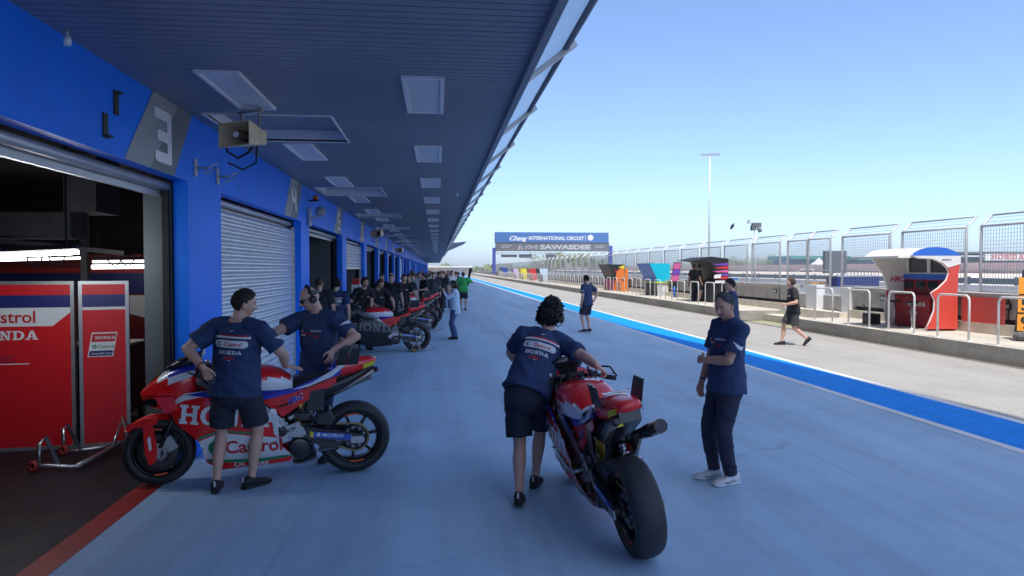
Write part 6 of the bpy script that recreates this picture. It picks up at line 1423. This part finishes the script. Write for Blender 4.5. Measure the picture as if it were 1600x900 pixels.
# dark screen and stack beyond the fence
far('video_screen', 'dark grey double video screen seen from behind through the fence', 'screen', (('screen_back', M_GGRY, [(1289,392,1296,427,45,.3),(1297.5,392,1323,427,45,.3)]), ('screen_post', M_FENCE, [(1300,427,1302,446,45.1,.12),(1318,427,1320,446,45.1,.12)])))
far('barrier_block', 'dark navy tyre barrier under a strip of railings beyond the fence', 'barrier', (('block', M_NAVY, [(1308,433,1374,448,42,1.2)]), ('rail_strip', M_FENCE, [(1308,430.5,1374,432,42,.1)]+[(1308+5.4*i,425,1308.6+5.4*i,432,42,.06) for i in range(13)])))
far('orange_barrier', 'small orange barrier blocks on the ground beyond the fence', 'barrier', (('block', M_ORN, [(1268,441,1290,447,46,.8),(1298,436,1305,447,46,.6)]),))
far('blue_bin', 'bright turquoise container behind the pit wall', 'container', (('tub', M_CYAN, [(1141,437,1154,445,33,.8)]), ('lid', M_DCYAN, [(1142.5,434.5,1153,436.9,33,.7)])))
# trees
def leaf_mat(n, c):
    m = mat(n, c, .7, var=.35, scale=.9); return m
LEAF = [leaf_mat('pale olive leaves', (.15,.18,.07)), leaf_mat('mid green leaves', (.09,.14,.05)), leaf_mat('yellowish leaves', (.22,.22,.08))]; M_BARK = mat('grey bark', (.14,.11,.08), .9, var=.2)
def tree(x, y, h, w_, lab, k, seed, n=700):
    r = random.Random(seed); t = thing('tree', lab, 'tree', (x, y, 0), 0, 'trees beyond the circuit'); q = MB()
    q.tube([(0,0,0),(.1,0,h*.3),(0,.1,h*.6)], [h*.03,h*.022,h*.012], 8)
    cl = [(V((r.gauss(0,w_*.25), r.gauss(0,w_*.22), h*r.uniform(.36,.88))), r.uniform(.13,.24)*w_) for _ in range(11)]
    for c, _ in cl[:6]: q.tube([(0,0,h*.3), c*.6+V((0,0,h*.1)), c], [h*.014,h*.008,h*.004], 5)
    q.build('trunk', M_BARK, t); q = MB()
    for i in range(n):
        c, rad = cl[r.randrange(len(cl))]; d = V((r.gauss(0,1), r.gauss(0,1), r.gauss(0,.8))).normalized()*rad*r.uniform(.4,1.1)**.7; p = c+d; s_ = h*r.uniform(.02,.045)
        a = V((r.gauss(0,1), r.gauss(0,1), r.gauss(0,.6))).normalized(); b_ = a.orthogonal(); q.add([p-a*s_, p+b_*s_*.7, p+a*s_, p-b_*s_*.7], [(0,1,2,3)])
    q.build('crown', LEAF[k], t); return t
T = [(845,398,11,0),(857,396,10,2),(868,399,9,0),(884,394,12,2),(897,397,11,0),(910,394,11,2),(922,398,10,0),(934,402,9,1),(946,404,8,1)]
for i, (u, v, w_, k) in enumerate(T):
    p = yp(u, v, 262+7*(i % 3)); tree(p.x, p.y, p.z, w_*.85, f'hazy {("olive","mid green","yellowish")[k]} tree seen under the gantry, {ORD[i]} from the left', k, 30+i)
T = [(1146,405,12,0),(1160,402,12,1),(1176,404,13,0),(1193,401,13,1),(1208,403,12,0),(1222,402,13,1),(1110,409,11,0),(1124,407,12,2),(1092,410,11,0),(1075,411,11,1)]
for i, (u, v, w_, k) in enumerate(sorted(T)):
    p = yp(u, v, 225+6*(i % 3)); tree(p.x, p.y, p.z, w_*.8, f'distant {("olive","mid green","yellowish")[k]} tree seen through the mesh fence, {ORD[i]} from the left', k, 60+i)
q = MB(); r = random.Random(3)
for i in range(3600):
    u = r.uniform(690, 1640); Y = r.uniform(330, 420); p = yp(u, 420, Y); hmax = 3.2+2.2*noise.noise(V((u*.021,0,0)))+1.5*noise.noise(V((u*.09,3,0))); z = r.uniform(0, max(.8, hmax)); s_ = r.uniform(.7,1.5)
    a = V((r.gauss(0,1), r.gauss(0,1), r.gauss(0,.6))).normalized(); b_ = a.orthogonal(); c = V((p.x, Y, z)); q.add([c-a*s_, c+b_*s_*.8, c+a*s_, c-b_*s_*.8], [(0,1,2,3)])
stuff(q.build('far_woodland', LEAF[0]))
# pale building closing the view at the end of the lane
far('end_building', 'pale low building closing the far end of the pit lane', 'building', (('wall', M_CREAM, [(655,418,735,430,205,10)]), ('roof', M_TENT, [(652,415.5,738,418,204,12)]), ('dark_doorway', M_GGRY, [(668,423,674,430,204.9,.2),(700,423,708,430,204.9,.2)])))
# ------------------------------------------------------------------ small things in front of the garages
p = xp(551, 455, WX); t = thing('fire_cabinet', 'red fire extinguisher cabinet on the blue pillar by garage 6', 'fire cabinet', (WX, p.y, 0)); q = MB(); q.box(0, .22, -.28, .28, .75, 1.62); q.build('cabinet', mat('fire red', (.60,.02,.02), .4, var=.05), t, bevel=.01)
q = MB(); q.box(.222, .226, -.16, .16, 1.0, 1.5); q.box(-.0, .22, -.286, -.282, 1.0, 1.45); q.build('white_notice', M_PWHITE, t)
t = thing('fire_extinguisher', 'red fire extinguisher with yellow label beside the cabinet', 'fire extinguisher', (WX+.16, p.y-.55, .45)); q = MB(); q.lathe([(0,0),(.085,0),(.09,.03),(.09,.50),(.06,.58),(.025,.61),(0,.61)], (0,0,0), (0,0,1), 16); q.build('cylinder', MATS['fire red'], t)
q = MB(); q.lathe([(.0915,.2),(.0915,.38)], (0,0,0), (0,0,1), 16); q.build('label_band', M_YEL, t); q = MB(); q.tube([(0,0,.6),(0,0,.68),(.08,-.02,.70)], .018, 6); q.tube([(0,0,.64),(.1,-.05,.55),(.11,-.04,.2)], .012, 6); q.bar((-.12,0,.3),(-.16,0,.3),.05,.2); q.build('valve_and_hose', M_BLK, t)
y6 = doors[3][0]; q = MB(); q.box(WX-.9, WX-.86, y6+.1, y6+4.4, 0, 1.9); tag(q.build('green_screen', mat('dark green banner', (.01,.16,.07), .6)), 'dark green banner hanging inside garage 6 under the half shutter', 'banner')
q = MB(); y5 = doors[2][0]; q.box(WX-1.6, WX-1.57, y5+1.4, y5+3.2, .9, 2.0, 0); q.box(WX-1.55, WX-1.54, y5+1.4, y5+4.4, 1.75, 1.83, 1); tag(q.build('white_banner', [M_PWHITE, mat('green strip', (.08,.5,.10), .5)]), 'white and lime banner inside garage 5', 'banner')
# paddock stands
def stand_rear(bike, label):
    t = thing('paddock_stand', label, 'paddock stand', (0,0,0), 0, 'paddock stands'); mw = lambda p: bike_pt(bike, p); q = MB()
    for s_ in (-1, 1): q.tube([mw((RXW, s_*.20, RR)), mw((RXW-.04, s_*.21, .05)), mw((RXW+.10, s_*.21, .04))], .014, 8); q.tube([mw((RXW, s_*.20, RR-.02)), mw((RXW+.16, s_*.21, .04)), mw((RXW-.05, s_*.21, .03))], .012, 8); q.tube([mw((RXW-.02, s_*.21, .05)), mw((RXW-.42, s_*.12, .06))], .014, 8)
    q.tube([mw((RXW-.42, -.12, .06)), mw((RXW-.42, .12, .06))], .014, 8); q.build('stand_frame', M_CAST, t); q = MB()
    for s_ in (-1, 1): q.lathe([(0,.02),(.035,.02),(.035,-.02),(0,-.02)], mw((RXW+.10, s_*.23, .037)), (bike.matrix_world.to_3x3() @ V((0,1,0))), 12)
    q.build('castor', M_GOLD, t)
stand_rear(bikeC, 'paddock stand lifting the rear wheel of the bare black motorcycle'); stand_rear(bikeD, 'paddock stand under the second motorcycle tail')
a0, a1, a2, a3 = gp(52, 738), gp(100, 712), gp(200, 700), gp(188, 690)
t = thing('paddock_stand', 'silver tubular paddock stand with red castors on the garage floor', 'paddock stand', (0,0,0), 0, 'paddock stands'); q = MB(); Z = lambda p, z: V((p.x, p.y, z))
q.tube([Z(a0,.05), Z(gp(70,736),.05), Z(gp(120,738),.05), Z(a2,.09)], .02, 10); q.tube([Z(a1,.05), Z(gp(120,712),.05), Z(gp(160,708),.06), Z(a2,.09)], .02, 10); q.tube([Z(gp(120,736),.05), Z(gp(150,720),.05), Z(gp(176,706),.06)], .018, 10)
q.tube([Z(gp(60,738),.05), Z(gp(62,736),.26), Z(gp(72,734),.31), Z(gp(92,736),.05)], .019, 10); q.tube([Z(gp(100,712),.05), Z(gp(99,711),.27), Z(gp(106,709),.30), Z(gp(126,712),.06)], .019, 10)
q.tube([Z(a2,.09), Z(gp(196,698),.20), Z(a3,.36)], .02, 10); q.tube([Z(a3,.36), Z(a3,.36)+V((.10,.05,.02))], .026, 10); q.tube([Z(gp(176,706),.06), Z(gp(190,696),.26)], .016, 8)
q.build('stand_frame', M_STEEL, t)
for p in (a0, a1): q = MB(); q.lathe([(.02,.02),(.05,.02),(.055,0),(.05,-.02),(.02,-.02)], Z(p,.055), (.35,1,0), 16, closed=True); q.build('castor', mat('red castor', (.35,.03,.03), .5), t)
# clutter at the back of the nearest garage: a bike front and a stool in the gloom
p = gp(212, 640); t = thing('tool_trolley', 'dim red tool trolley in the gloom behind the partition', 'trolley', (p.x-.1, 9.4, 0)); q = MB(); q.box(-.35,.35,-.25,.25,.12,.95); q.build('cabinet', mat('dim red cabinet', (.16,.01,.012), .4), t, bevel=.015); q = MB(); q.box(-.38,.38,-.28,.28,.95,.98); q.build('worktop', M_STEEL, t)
q = MB()
for i in range(4): q.box(-.3,.3,-.262,-.252,.2+.18*i,.34+.18*i)
q.build('drawer_front', M_DALLOY, t); q = MB()
for i in range(4): q.lathe([(0,.02),(.05,.02),(.05,-.02),(0,-.02)], (-.3+.6*(i % 2), -.2+.4*(i//2), .05), (1,0,0), 12)
q.tube([(-.3,0,.1),(.3,0,.1)], .02, 6); q.build('wheel_set', M_BLK, t)
# ================================================================== the pale air
q = MB(); q.box(-60, 620, -70, 640, -1.2, 24); hz = stuff(q.build('haze', mat('haze air', (.8,.85,.9), var=0)))
m = bpy.data.materials.new('pale haze'); m.use_nodes = True; nt = m.node_tree; nt.nodes.remove(nt.nodes['Principled BSDF'])
pv = nt.nodes.new('ShaderNodeVolumePrincipled'); pv.inputs['Color'].default_value = (.86,.91,.97,1); pv.inputs['Density'].default_value = 0.0006; pv.inputs['Anisotropy'].default_value = 0
nt.links.new(pv.outputs[0], nt.nodes['Material Output'].inputs['Volume']); hz.data.materials.clear(); hz.data.materials.append(m)
SC.cycles.volume_bounces = 0
